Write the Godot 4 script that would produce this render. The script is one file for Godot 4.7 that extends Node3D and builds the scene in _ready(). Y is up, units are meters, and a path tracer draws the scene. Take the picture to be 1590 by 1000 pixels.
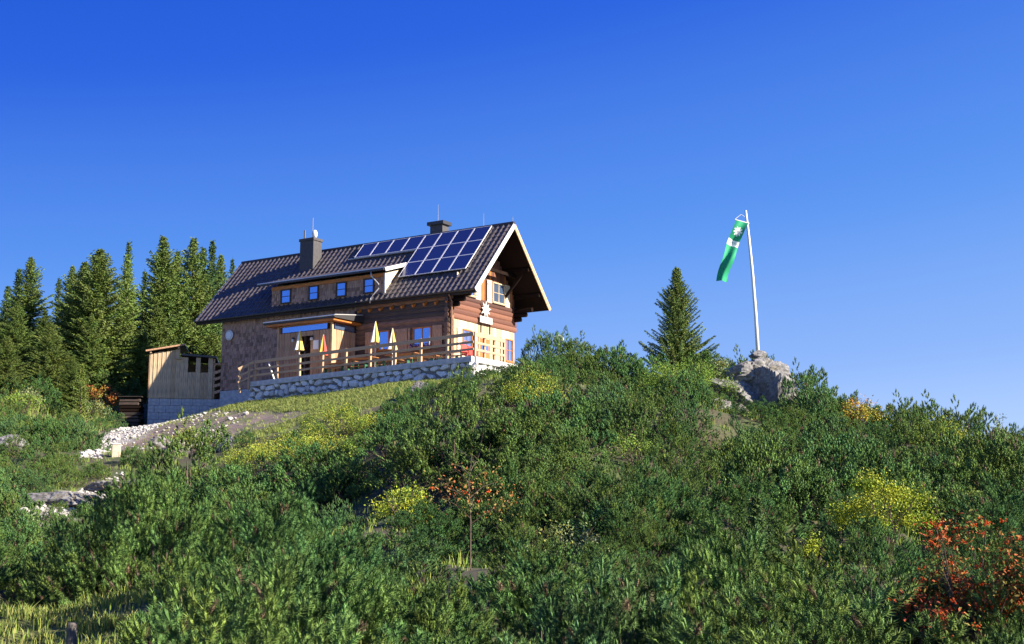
extends Node3D
# A mountain hut on a hill of dwarf pines. x right, y up, the camera looks along -z. Units are metres.

const SUN_TO := Vector3(0.826, 0.454, 0.334)      # towards the sun: low, from the right and slightly behind the camera
const HUT_AT := Vector3(-3.107, 10.407, -69.365)  # near corner of the hut at floor level
const HUT_TURN := -0.5683

var M := {}
var names := {}
var ctrl_w := PackedFloat64Array()
var grid := PackedFloat32Array()
var noise := FastNoiseLite.new()
var noise2 := FastNoiseLite.new()
var hut_inv: Transform3D
const GX0 := -80.0
const GZ0 := -130.0
const GN := 160

# ground heights measured along the slope: x, y, z
const CTRL := [
	[-14.00, 0.00, -3.00], [0.00, 0.00, -3.00], [14.00, 0.00, -3.00], [-14.00, 0.00, -13.00], [-5.00, 0.00, -13.00], [0.00, -0.25, -13.00],
	[5.00, -0.30, -13.00], [14.00, -0.30, -13.00], [-5.85, 0.56, -18.42], [-8.44, 0.78, -26.49], [-4.67, 0.56, -18.42], [-10.60, 0.90, -24.44],
	[-6.60, 0.51, -25.47], [0.98, 0.12, -20.34], [-1.45, -0.11, -20.38], [1.28, 0.94, -26.29], [-1.88, 0.64, -26.34], [1.57, 2.12, -32.17],
	[-2.32, 1.75, -32.23], [1.86, 3.63, -38.01], [-2.75, 3.19, -38.08], [2.16, 5.27, -43.82], [-3.19, 4.76, -43.90], [2.45, 7.13, -49.60],
	[5.65, 0.07, -20.35], [7.35, 0.64, -26.34], [9.05, 1.43, -32.29], [10.74, 2.41, -38.21], [12.44, 3.36, -44.13], [13.57, 4.05, -48.07],
	[7.90, 0.07, -20.35], [10.66, 0.51, -27.37], [13.43, 1.12, -34.36], [15.79, 1.95, -40.31], [18.16, 3.00, -46.21], [4.68, 0.94, -26.30],
	[5.76, 1.73, -32.25], [6.84, 2.80, -38.16], [7.92, 4.15, -44.02], [9.00, 5.77, -49.83], [-6.24, 0.53, -30.42], [-9.15, 2.49, -44.29],
	[-9.46, 4.59, -54.11], [-9.64, 0.72, -32.45], [-12.31, 0.67, -34.45], [2.00, 8.60, -57.00], [3.00, 9.30, -62.00], [-1.78, 9.40, -63.08],
	[-7.41, 9.33, -67.15], [-10.38, 9.31, -70.19], [-13.99, 9.17, -72.74], [-4.74, 9.37, -65.11], [-8.00, 7.00, -57.90], [-5.29, 7.67, -57.79],
	[-11.44, 6.93, -61.96], [-12.06, 5.93, -58.07], [-15.73, 7.60, -67.93], [-20.33, 7.95, -77.00], [-15.73, 8.90, -73.80], [-19.58, 6.05, -66.16],
	[-15.14, 3.32, -48.37], [-14.62, 2.63, -42.40], [-15.27, 4.27, -54.29], [-22.16, 6.22, -62.08], [-24.73, 8.61, -71.82], [-31.58, 11.42, -84.54],
	[-25.62, 11.42, -84.54], [-5.00, 10.30, -76.00], [-12.00, 10.30, -80.00], [-16.00, 9.70, -86.00], [2.00, 10.20, -72.00], [8.00, 9.60, -70.00],
	[3.00, 9.50, -85.00], [-32.00, 10.00, -95.00], [-20.00, 10.00, -100.00], [0.00, 9.00, -100.00], [-50.00, 9.00, -90.00], [-50.00, 5.00, -60.00],
	[-45.00, 2.00, -35.00], [-30.00, 0.50, -20.00], [9.00, 7.90, -54.00], [12.60, 6.90, -54.00], [14.60, 5.80, -54.00], [5.50, 7.90, -54.00],
	[1.50, 8.20, -54.00], [8.00, 7.60, -62.00], [15.00, 4.20, -62.00], [18.50, 4.60, -56.00], [25.00, 2.20, -56.00], [34.00, 1.50, -52.00],
	[12.00, 4.00, -75.00], [30.00, -1.00, -75.00], [5.00, 6.00, -95.00], [30.00, -6.00, -110.00], [30.00, 0.00, -30.00], [30.00, -0.50, -13.00]
]

func _ready():
	# ---------- camera, sky, sun, exposure ----------
	var cam := Camera3D.new()
	cam.name = "camera"
	cam.position = Vector3(0, 1.7, 0)
	cam.rotation.x = 0.16120
	cam.fov = 26.32
	cam.far = 2000.0
	cam.near = 0.1
	add_child(cam)
	cam.current = true

	var sm := PanoramaSkyMaterial.new()
	sm.panorama = clear_sky()
	var sky := Sky.new()
	sky.sky_material = sm
	var env := Environment.new()
	env.background_mode = Environment.BG_SKY
	env.sky = sky
	env.tonemap_mode = Environment.TONE_MAPPER_LINEAR
	env.tonemap_exposure = 2.8
	env.background_energy_multiplier = 0.41
	env.sdfgi_enabled = true
	env.ssao_enabled = true
	env.ssil_enabled = true
	var we := WorldEnvironment.new()
	we.name = "world_environment"
	we.environment = env
	add_child(we)

	var sun := DirectionalLight3D.new()
	sun.name = "sun"
	sun.light_energy = 1.6
	sun.light_color = Color(1.0, 0.95, 0.87)
	sun.light_angular_distance = 0.5
	sun.shadow_enabled = true
	add_child(sun)
	sun.look_at_from_position(SUN_TO * 50.0, Vector3.ZERO)

	# ---------- the setting ----------
	noise.seed = 7
	noise.frequency = 0.13
	noise.fractal_octaves = 3
	noise2.seed = 21
	noise2.frequency = 0.9
	noise2.fractal_octaves = 2
	hut_inv = Transform3D(Basis(Vector3.UP, HUT_TURN), HUT_AT).affine_inverse()
	make_materials()
	solve_ground()
	build_ground()
	build_rocks()
	build_hut()
	build_terrace()
	build_shed()
	build_flag()
	build_forest()
	build_shrubs()
	build_pines()
	build_grass()
	build_small_things()

# clear mountain air: deep blue overhead, paler towards the horizon and towards the sun
func clear_sky() -> ImageTexture:
	var ys := [0.0, 0.13, 0.233, 0.38, 0.5, 1.0, 1.6]
	var cs := [Vector3(0.62, 0.77, 0.96), Vector3(0.246, 0.428, 0.855), Vector3(0.099, 0.279, 0.785), Vector3(0.024, 0.118, 0.66), Vector3(0.009, 0.078, 0.55), Vector3(0.006, 0.055, 0.45), Vector3(0.005, 0.045, 0.41)]
	var w := 512
	var hh := 256
	var im := Image.create(w, hh, false, Image.FORMAT_RGBF)
	var s := SUN_TO.normalized()
	for j in hh:
		var el := (0.5 - (j + 0.5) / hh) * PI
		for i in w:
			var az := (i + 0.5) / w * TAU   # the middle column of the panorama looks backwards
			var d := Vector3(sin(az) * cos(el), sin(el), -cos(az) * cos(el))
			var y := maxf(d.y, 0.0) * clampf(1.0 - 0.55 * (d.dot(s) + 0.06), 0.5, 1.4)
			var k := 0
			while k < ys.size() - 2 and y > ys[k + 1]: k += 1
			var t := clampf((y - ys[k]) / (ys[k + 1] - ys[k]), 0.0, 1.0)
			var c: Vector3 = cs[k].lerp(cs[k + 1], t)
			im.set_pixel(i, j, Color(c.x, c.y, c.z))
	return ImageTexture.create_from_image(im)

# ---------- naming ----------
func numbered(called: String) -> String:
	if not names.has(called):
		names[called] = 0
		return called
	names[called] += 1
	return "%s_%03d" % [called, names[called]]

func tag(o: Node, label: String, category := "", group := "", kind := ""):
	if label != "": o.set_meta("label", label)
	if category != "": o.set_meta("category", category)
	if group != "": o.set_meta("group", group)
	if kind != "": o.set_meta("kind", kind)
	return o

func thing(called: String, label: String, category: String, at := Vector3.ZERO, turn := 0.0, group := "") -> Node3D:
	var o := Node3D.new()
	o.name = numbered(called)
	o.position = at
	o.rotation.y = turn
	add_child(o)
	tag(o, label, category, group)
	return o

func put(mesh: Mesh, called: String, mat: Material, parent: Node, at := Vector3.ZERO, bas := Basis()) -> MeshInstance3D:
	var o := MeshInstance3D.new()
	o.mesh = mesh
	o.material_override = mat
	if parent == self:
		o.name = numbered(called)
	else:
		o.name = called
	o.transform = Transform3D(bas, at)
	parent.add_child(o, true)
	return o

var boxes := {}
func bx(called: String, size: Vector3, at: Vector3, mat: Material, parent: Node, bas := Basis()) -> MeshInstance3D:
	var key := "%.3f %.3f %.3f" % [size.x, size.y, size.z]
	if not boxes.has(key):
		var b := 0.012
		if minf(size.x, minf(size.y, size.z)) < 0.05: b = 0.004
		var g := Geo.new()
		g.bevel_box(Vector3.ZERO, size, b)
		boxes[key] = g.mesh()
	return put(boxes[key], called, mat, parent, at, bas)

# a beam between two points
func beam(called: String, a: Vector3, b: Vector3, w: float, h: float, mat: Material, parent: Node) -> MeshInstance3D:
	var d := b - a
	var zz := d.normalized()
	var up := Vector3.UP if absf(zz.y) < 0.95 else Vector3.RIGHT
	var xx := up.cross(zz).normalized()
	return bx(called, Vector3(w, h, d.length()), (a + b) / 2, mat, parent, Basis(xx, zz.cross(xx), zz))

# ---------- geometry ----------
class Geo:
	var v := PackedVector3Array()
	var c := PackedColorArray()
	var t := PackedVector2Array()
	var col := Color.WHITE
	func tri(a: Vector3, b: Vector3, d: Vector3):
		v.push_back(a); v.push_back(b); v.push_back(d)
		c.push_back(col); c.push_back(col); c.push_back(col)
	func quad(a: Vector3, b: Vector3, d: Vector3, e: Vector3):
		tri(a, b, d); tri(a, d, e)
	func box(cen: Vector3, s: Vector3, bas := Basis()):
		var h := s / 2
		var p := []
		for i in 8:
			p.append(cen + bas * Vector3(h.x if i & 1 else -h.x, h.y if i & 2 else -h.y, h.z if i & 4 else -h.z))
		quad(p[4], p[6], p[7], p[5]); quad(p[1], p[3], p[2], p[0])
		quad(p[5], p[7], p[3], p[1]); quad(p[0], p[2], p[6], p[4])
		quad(p[6], p[2], p[3], p[7]); quad(p[0], p[4], p[5], p[1])
	func bevel_box(cen: Vector3, s: Vector3, b: float):
		var h := s / 2
		var hb := h - Vector3(b, b, b)
		# six faces, twelve edge strips, eight corners
		for ax in 3:
			var u := (ax + 1) % 3
			var w := (ax + 2) % 3
			for sg in [-1.0, 1.0]:
				var q := []
				for k in [[-1, -1], [1, -1], [1, 1], [-1, 1]]:
					var p := Vector3.ZERO
					p[ax] = sg * h[ax]; p[u] = k[0] * hb[u]; p[w] = k[1] * hb[w]
					q.append(cen + p)
				if sg > 0: quad(q[0], q[3], q[2], q[1])
				else: quad(q[0], q[1], q[2], q[3])
			for su in [-1.0, 1.0]:
				for sw in [-1.0, 1.0]:
					var q := []
					for k in [[0, -1], [0, 1], [1, 1], [1, -1]]:
						var p := Vector3.ZERO
						p[ax] = k[1] * hb[ax]
						p[u] = su * (h[u] if k[0] == 0 else hb[u])
						p[w] = sw * (hb[w] if k[0] == 0 else h[w])
						q.append(cen + p)
					if su * sw > 0: quad(q[0], q[1], q[2], q[3])
					else: quad(q[0], q[3], q[2], q[1])
		for i in 8:
			var s3 := Vector3(1 if i & 1 else -1, 1 if i & 2 else -1, 1 if i & 4 else -1)
			var a := cen + Vector3(s3.x * h.x, s3.y * hb.y, s3.z * hb.z)
			var d := cen + Vector3(s3.x * hb.x, s3.y * h.y, s3.z * hb.z)
			var e := cen + Vector3(s3.x * hb.x, s3.y * hb.y, s3.z * h.z)
			if s3.x * s3.y * s3.z > 0: tri(a, e, d)
			else: tri(a, d, e)
	func tube(pts: Array, rads: Array, n := 6, capped := true):
		var rings := []
		for i in pts.size():
			var d: Vector3 = (pts[mini(i + 1, pts.size() - 1)] - pts[maxi(i - 1, 0)]).normalized()
			var up := Vector3.UP if absf(d.y) < 0.9 else Vector3.RIGHT
			var x := up.cross(d).normalized()
			var y := d.cross(x)
			var ring := []
			for k in n:
				var a := TAU * k / n
				ring.append(pts[i] + (x * cos(a) + y * sin(a)) * rads[i])
			rings.append(ring)
		for i in pts.size() - 1:
			for k in n:
				var k2 := (k + 1) % n
				quad(rings[i][k], rings[i + 1][k], rings[i + 1][k2], rings[i][k2])
		if capped:
			for e in [0, pts.size() - 1]:
				for k in n:
					var a: Vector3 = rings[e][k]
					var b: Vector3 = rings[e][(k + 1) % n]
					if e == 0: tri(pts[e], a, b)
					else: tri(pts[e], b, a)
	func mesh(smooth := false) -> ArrayMesh:
		if smooth:
			var st := SurfaceTool.new()
			st.begin(Mesh.PRIMITIVE_TRIANGLES)
			st.set_smooth_group(0)
			for i in v.size():
				st.set_color(c[i])
				if t.size() == v.size(): st.set_uv(t[i])
				st.add_vertex(v[i])
			st.generate_normals()
			return st.commit()
		var nn := PackedVector3Array()
		nn.resize(v.size())
		for i in range(0, v.size(), 3):
			var q := (v[i + 2] - v[i]).cross(v[i + 1] - v[i]).normalized()
			nn[i] = q; nn[i + 1] = q; nn[i + 2] = q
		var a := []
		a.resize(Mesh.ARRAY_MAX)
		a[Mesh.ARRAY_VERTEX] = v
		a[Mesh.ARRAY_NORMAL] = nn
		a[Mesh.ARRAY_COLOR] = c
		if t.size() == v.size(): a[Mesh.ARRAY_TEX_UV] = t
		var m := ArrayMesh.new()
		m.add_surface_from_arrays(Mesh.PRIMITIVE_TRIANGLES, a)
		return m

# ---------- materials ----------
func lin(r: float, g: float, b: float) -> Color:
	return Color(r, g, b).linear_to_srgb()

func noise_tex(sd: int, freq: float, dark: float, light: float, oct := 4, size := 256, warm := 0.0) -> ImageTexture:
	var n := FastNoiseLite.new()
	n.seed = sd
	n.frequency = freq
	n.fractal_octaves = oct
	var im := n.get_seamless_image(size, size)
	im.convert(Image.FORMAT_RGB8)
	for y in size:
		for x in size:
			var k := im.get_pixel(x, y).r
			var g := lerpf(dark, light, k)
			im.set_pixel(x, y, Color(g * (1.0 + warm * (k - 0.5)), g, g * (1.0 - warm * (k - 0.5))))
	im.generate_mipmaps()
	return ImageTexture.create_from_image(im)

func flat(r: float, g: float, b: float, rough := 0.8, metal := 0.0) -> StandardMaterial3D:
	var m := StandardMaterial3D.new()
	m.albedo_color = lin(r, g, b)
	m.roughness = rough
	m.metallic = metal
	return m

func grained(r: float, g: float, b: float, tex: Texture2D, scale: Vector3, rough := 0.8, bump: Texture2D = null, depth := 0.0, in_world := false) -> StandardMaterial3D:
	var m := flat(r, g, b, rough)
	m.albedo_texture = tex
	m.uv1_triplanar = true
	m.uv1_world_triplanar = in_world
	m.uv1_scale = scale
	if bump:
		m.heightmap_enabled = true
		m.heightmap_texture = bump
		m.heightmap_scale = depth
	return m

func leafy(backlight := 0.25, rough := 0.65) -> StandardMaterial3D:
	var m := StandardMaterial3D.new()
	m.vertex_color_use_as_albedo = true
	m.roughness = rough
	m.metallic_specular = 0.18
	m.cull_mode = BaseMaterial3D.CULL_DISABLED
	m.backlight_enabled = true
	m.backlight = Color(backlight, backlight, backlight)
	return m

func make_materials():
	var fine := noise_tex(1, 0.05, 0.55, 1.0, 5, 256, 0.10)
	var soft := noise_tex(2, 0.02, 0.78, 1.0, 4, 256, 0.05)
	var rough := noise_tex(3, 0.08, 0.45, 1.0, 5, 256)
	var gx := Vector3(0.12, 2.2, 2.2)   # grain along x
	var gy := Vector3(2.2, 0.12, 2.2)   # grain along y
	var gz := Vector3(2.2, 2.2, 0.12)
	M.log_a = grained(0.27, 0.150, 0.095, fine, gx, 0.75)
	M.log_b = grained(0.105, 0.072, 0.056, fine, gx, 0.75)
	M.log_c = grained(0.38, 0.200, 0.115, fine, gx, 0.75)
	M.logz_a = grained(0.18, 0.060, 0.034, fine, gz, 0.7)
	M.logz_b = grained(0.115, 0.042, 0.028, fine, gz, 0.7)
	M.logz_c = grained(0.29, 0.112, 0.062, fine, gz, 0.7)
	M.shingle = grained(0.66, 0.41, 0.30, fine, gy, 0.85)
	M.shingle.vertex_color_use_as_albedo = true
	M.larch_a = grained(0.70, 0.41, 0.235, fine, gy, 0.7)
	M.larch_b = grained(0.76, 0.47, 0.28, fine, gy, 0.7)
	M.larch_c = grained(0.62, 0.35, 0.19, fine, gy, 0.7)
	M.orange = grained(0.78, 0.26, 0.040, fine, gx, 0.55)
	M.orange_y = grained(0.66, 0.23, 0.050, fine, gy, 0.55)
	M.pale_a = grained(0.76, 0.55, 0.32, fine, gy, 0.7)
	M.pale_b = grained(0.70, 0.49, 0.28, fine, gy, 0.7)
	M.pale_c = grained(0.80, 0.60, 0.37, fine, gy, 0.7)
	M.rail = grained(0.80, 0.52, 0.30, fine, gx, 0.75)
	M.post = grained(0.74, 0.50, 0.30, fine, gy, 0.75)
	M.frame_wood = flat(0.07, 0.045, 0.032, 0.7)
	M.shade_dark_wood = grained(0.024, 0.015, 0.012, fine, gz, 0.8)  # dark-stained wood, lowered further to paint the gable overhang's shade into its colour
	M.shade_dark_wood.metallic_specular = 0.15
	M.dark_board = grained(0.05, 0.036, 0.03, fine, gx, 0.85)
	M.cream = grained(0.74, 0.62, 0.46, soft, Vector3(1, 1, 1), 0.7)
	M.white = grained(0.78, 0.77, 0.74, soft, Vector3(1, 1, 1), 0.55)
	M.concrete = grained(0.60, 0.60, 0.60, soft, Vector3(0.6, 0.6, 0.6), 0.9)
	M.block = grained(0.52, 0.53, 0.55, soft, Vector3(0.9, 0.9, 0.9), 0.9)
	M.stone_a = grained(0.84, 0.83, 0.81, soft, Vector3(1.1, 1.1, 1.1), 0.9)
	M.stone_b = grained(0.68, 0.67, 0.66, soft, Vector3(1.1, 1.1, 1.1), 0.9)
	M.stone_c = grained(0.90, 0.89, 0.86, soft, Vector3(1.1, 1.1, 1.1), 0.9)
	M.mortar = grained(0.30, 0.29, 0.28, fine, Vector3(1, 1, 1), 0.95)
	M.rock = grained(0.37, 0.365, 0.36, rough, Vector3(0.35, 0.35, 0.35), 0.92)
	M.rock.vertex_color_use_as_albedo = true
	M.tile = grained(0.094, 0.080, 0.079, soft, Vector3(0.7, 0.7, 0.7), 0.5)
	M.tile.vertex_color_use_as_albedo = true
	M.metal_dark = flat(0.03, 0.03, 0.034, 0.45)
	M.metal_grey = flat(0.42, 0.42, 0.43, 0.4, 0.6)
	M.zinc = flat(0.55, 0.54, 0.53, 0.35, 0.5)
	M.chimney = grained(0.066, 0.062, 0.068, soft, Vector3(1, 1, 1), 0.7)
	M.panel = flat(0.010, 0.016, 0.085, 0.12)
	M.panel.clearcoat_enabled = true
	M.panel.clearcoat = 0.6
	M.frame = flat(0.62, 0.62, 0.64, 0.4, 0.2)
	M.glass = flat(0.30, 0.46, 0.80, 0.04, 0.85)
	M.rubble = grained(0.55, 0.53, 0.50, soft, Vector3(2, 2, 2), 0.95)
	M.pole = flat(0.66, 0.65, 0.62, 0.4)
	M.yellow = flat(0.74, 0.52, 0.09, 0.8)
	M.offwhite = flat(0.76, 0.72, 0.62, 0.8)
	M.red = flat(0.62, 0.05, 0.035, 0.7)
	M.green_metal = flat(0.02, 0.11, 0.05, 0.5)
	M.tablewood = grained(0.52, 0.22, 0.07, fine, gx, 0.4)
	M.blue = flat(0.02, 0.035, 0.30, 0.5)
	M.paper = flat(0.72, 0.72, 0.72, 0.8)
	M.leaf = leafy(0.35)
	M.needle = leafy(0.15, 0.75)
	M.bark = grained(0.11, 0.078, 0.058, fine, Vector3(2, 0.6, 2), 0.9)
	M.twig = flat(0.085, 0.060, 0.045, 0.9)
	M.old_post = grained(0.16, 0.145, 0.13, fine, gy, 0.9)
	M.ground = StandardMaterial3D.new()
	M.ground.vertex_color_use_as_albedo = true
	M.ground.albedo_texture = noise_tex(9, 0.06, 0.55, 1.0, 5, 512, 0.12)
	M.ground.uv1_triplanar = true
	M.ground.uv1_world_triplanar = true
	M.ground.uv1_scale = Vector3(0.31, 0.31, 0.31)
	M.ground.roughness = 0.95

# ---------- ground ----------
func solve_ground():
	# thin-plate spline through the measured heights
	var n := CTRL.size()
	var m := n + 3
	var a := []
	for i in m:
		var row := PackedFloat64Array()
		row.resize(m + 1)
		a.append(row)
	for i in n:
		for j in n:
			var dx: float = CTRL[i][0] - CTRL[j][0]
			var dz: float = CTRL[i][2] - CTRL[j][2]
			var r2 := dx * dx + dz * dz
			a[i][j] = 0.5 * r2 * log(r2 + 1e-9) + (0.3 if i == j else 0.0)
		a[i][n] = 1.0; a[i][n + 1] = CTRL[i][0]; a[i][n + 2] = CTRL[i][2]
		a[n][i] = 1.0; a[n + 1][i] = CTRL[i][0]; a[n + 2][i] = CTRL[i][2]
		a[i][m] = CTRL[i][1]
	for k in m:
		var best := k
		for i in range(k + 1, m):
			if absf(a[i][k]) > absf(a[best][k]): best = i
		var sw = a[k]; a[k] = a[best]; a[best] = sw
		var rk: PackedFloat64Array = a[k]
		for i in range(k + 1, m):
			var ri: PackedFloat64Array = a[i]
			var f := ri[k] / rk[k]
			if f != 0.0:
				for j in range(k, m + 1): ri[j] -= f * rk[j]
				a[i] = ri
	ctrl_w.resize(m)
	for k in range(m - 1, -1, -1):
		var s: float = a[k][m]
		for j in range(k + 1, m): s -= a[k][j] * ctrl_w[j]
		ctrl_w[k] = s / a[k][k]
	grid.resize(GN * GN)
	for j in GN:
		for i in GN:
			grid[j * GN + i] = spline(GX0 + i, GZ0 + j) + swell(GX0 + i, GZ0 + j)

# humps of the open slope, fading out round the hut and the footpaths
func swell(x: float, z: float) -> float:
	var k := clampf((58.0 + z) / 6.0, 0.0, 1.0) * clampf((-z - 12.0) / 6.0, 0.0, 1.0) * clampf((x + 15.0) / 4.0, 0.0, 1.0)
	return noise.get_noise_2d(x * 1.3 + 300.0, z * 1.3) * 1.25 * k

func spline(x: float, z: float) -> float:
	var n := CTRL.size()
	var cx := clampf(x, -52, 36)
	var cz := clampf(z, -112, -2)
	var s := ctrl_w[n] + ctrl_w[n + 1] * cx + ctrl_w[n + 2] * cz
	for k in n:
		var dx: float = cx - CTRL[k][0]
		var dz: float = cz - CTRL[k][2]
		var r2 := dx * dx + dz * dz
		s += ctrl_w[k] * 0.5 * r2 * log(r2 + 1e-9)
	var away := Vector2(x - cx, z - cz).length()
	return s - away * 0.22

func height(x: float, z: float) -> float:
	var gx := (x - GX0)
	var gz := (z - GZ0)
	if gx < 0 or gz < 0 or gx >= GN - 1 or gz >= GN - 1:
		return spline(x, z)
	var i := int(gx)
	var j := int(gz)
	var fx := gx - i
	var fz := gz - j
	var k := j * GN + i
	return lerpf(lerpf(grid[k], grid[k + 1], fx), lerpf(grid[k + GN], grid[k + GN + 1], fx), fz)

var lawn := PackedVector2Array()
var dirt := PackedVector2Array()
var path := PackedVector2Array()
var rubble := PackedVector2Array()
var meadow := PackedVector2Array()

func poly(a: Array) -> PackedVector2Array:
	var p := PackedVector2Array()
	for i in range(0, a.size(), 2): p.append(Vector2(a[i], a[i + 1]))
	return p

func within(p: PackedVector2Array, x: float, z: float) -> bool:
	return Geometry2D.is_point_in_polygon(Vector2(x, z), p)

func ground_color(x: float, z: float) -> Color:
	var wx := x + noise2.get_noise_2d(x, z) * 0.7
	var wz := z + noise2.get_noise_2d(z + 40.0, x) * 0.9
	var k := noise.get_noise_2d(x * 3.0, z * 3.0)
	if within(path, wx, wz): return Color(0.42, 0.39, 0.36) * (1.0 + k * 0.3)
	if within(rubble, wx, wz): return Color(0.44, 0.42, 0.40) * (1.0 + k * 0.4)
	if within(dirt, wx, wz): return Color(0.36, 0.27, 0.235) * (1.0 + k * 0.35) if k < 0.22 else Color(0.20, 0.24, 0.08)
	if within(lawn, wx, wz): return Color(0.20, 0.26, 0.075).lerp(Color(0.29, 0.27, 0.13), clampf(0.5 + k, 0, 1))
	if within(meadow, wx, wz): return Color(0.14, 0.19, 0.05).lerp(Color(0.22, 0.22, 0.08), clampf(0.5 + k, 0, 1))
	if k > 0.18: return Color(0.10, 0.14, 0.04)
	return Color(0.105, 0.085, 0.055).lerp(Color(0.12, 0.13, 0.05), clampf(0.5 + k * 1.5, 0, 1))

func build_ground():
	lawn = poly([-14.4, -72.4, -10.2, -69.6, -7.3, -66.5, -3.1, -64.0, -2.9, -61.7, -4.8, -58.7, -6.3, -57.4, -8.6, -58.1, -9.8, -57.7, -11.4, -57.7, -13.1, -58.0, -15.9, -62.5, -17.8, -64.8, -19.5, -68.1, -18.3, -72.4, -16.3, -73.2, -14.9, -73.1])
	dirt = poly([-19.3, -66.4, -18.1, -72.1, -15.9, -72.6, -14.7, -70.2, -12.4, -67.2, -8.7, -62.0, -9.0, -59.8, -11.4, -58.8, -13.3, -57.8, -16.6, -61.5])
	path = poly([-14.9, -41.6, -16.2, -49.0, -15.7, -55.6, -14.0, -52.3, -13.6, -45.6, -14.0, -41.4])
	rubble = poly([-18.3, -58.4, -20.4, -67.0, -20.4, -73.0, -18.4, -76.8, -15.6, -76.0, -15.4, -73.6, -18.0, -72.0, -19.2, -66.5, -17.3, -58.2])
	meadow = poly([-16.0, -29.4, -10.0, -28.0, -7.6, -25.5, -5.4, -22.0, -3.9, -18.0, -2.5, -13.5, -1.6, -8.0, -9.0, -8.0, -14.0, -20.0])
	var xs := []
	var zs := []
	var far := [-900.0, -500.0, -300.0, -200.0, -140.0, -110.0, -95.0]
	for f in far: xs.append(f)
	for i in 230: xs.append(-75.0 + i * 0.6)
	for i in far.size(): xs.append(-far[far.size() - 1 - i])
	for f in [-900.0, -500.0, -300.0, -220.0, -170.0, -145.0]: zs.append(f)
	for i in 225: zs.append(-128.0 + i * 0.6)
	for f in [14.0, 25.0, 50.0, 100.0, 250.0, 600.0, 900.0]: zs.append(f)
	var st := SurfaceTool.new()
	st.begin(Mesh.PRIMITIVE_TRIANGLES)
	st.set_smooth_group(0)
	for z in zs:
		for x in xs:
			var y := height(x, z)
			if absf(x) < 80 and z > -130 and z < 10:
				y += noise.get_noise_2d(x, z) * 0.16 + noise2.get_noise_2d(x, z) * 0.05
			st.set_color(ground_color(x, z))
			st.add_vertex(Vector3(x, y, z))
	var w := xs.size()
	for j in zs.size() - 1:
		for i in w - 1:
			var k := j * w + i
			for q in [k, k + 1, k + w, k + 1, k + w + 1, k + w]: st.add_index(q)
	st.generate_normals()
	var o := put(st.commit(), "ground", M.ground, self)
	tag(o, "grassy and rocky hillside under the dwarf pines and the hut", "hillside", "", "structure")

# ---------- rocks ----------
func rock_mesh(sd: int, size: Vector3, cuts := 16, rugged := 0.045, extra := []) -> ArrayMesh:
	var r := RandomNumberGenerator.new()
	r.seed = sd
	var n := FastNoiseLite.new()
	n.seed = sd
	n.frequency = 1.3
	n.fractal_octaves = 4
	var planes := []
	for i in cuts:
		var d := Vector3(r.randfn(), r.randfn(), r.randfn()).normalized()
		planes.append([d, r.randf_range(0.62, 0.98)])
	for e in extra: planes.append([e[0].normalized(), e[1]])
	var U := 80
	var V := 52
	var cr := FastNoiseLite.new()
	cr.seed = sd + 7
	cr.frequency = 1.1
	cr.fractal_type = FastNoiseLite.FRACTAL_RIDGED
	cr.fractal_octaves = 3
	var p := []
	for j in V + 1:
		var row := []
		for i in U:
			var th := TAU * i / U
			var ph := PI * j / V
			var d := Vector3(sin(ph) * cos(th), cos(ph), sin(ph) * sin(th))
			var q := 1.08
			for pl in planes:
				var k: float = d.dot(pl[0])
				if k > 0.05: q = minf(q, pl[1] / k)
			q *= 1.0 + n.get_noise_3dv(d * 1.6) * rugged * 2.0 + n.get_noise_3dv(d * 6.0) * rugged
			var pos := d * q * size
			# cracks and bedding joints
			var crack := maxf(0.0, cr.get_noise_3dv(pos * Vector3(0.9, 1.6, 0.9)) - 0.35)
			row.append(pos * (1.0 - crack * 0.2))
		p.append(row)
	var g := Geo.new()
	for j in V:
		for i in U:
			var i2 := (i + 1) % U
			var k := n.get_noise_3dv(p[j][i] * 0.8)
			g.col = Color(1, 1, 1) if k > -0.12 else Color(0.72, 0.70, 0.66)
			if k > 0.36: g.col = Color(0.86, 0.80, 0.68)
			g.quad(p[j][i], p[j + 1][i], p[j + 1][i2], p[j][i2])
	return g.mesh()

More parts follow.
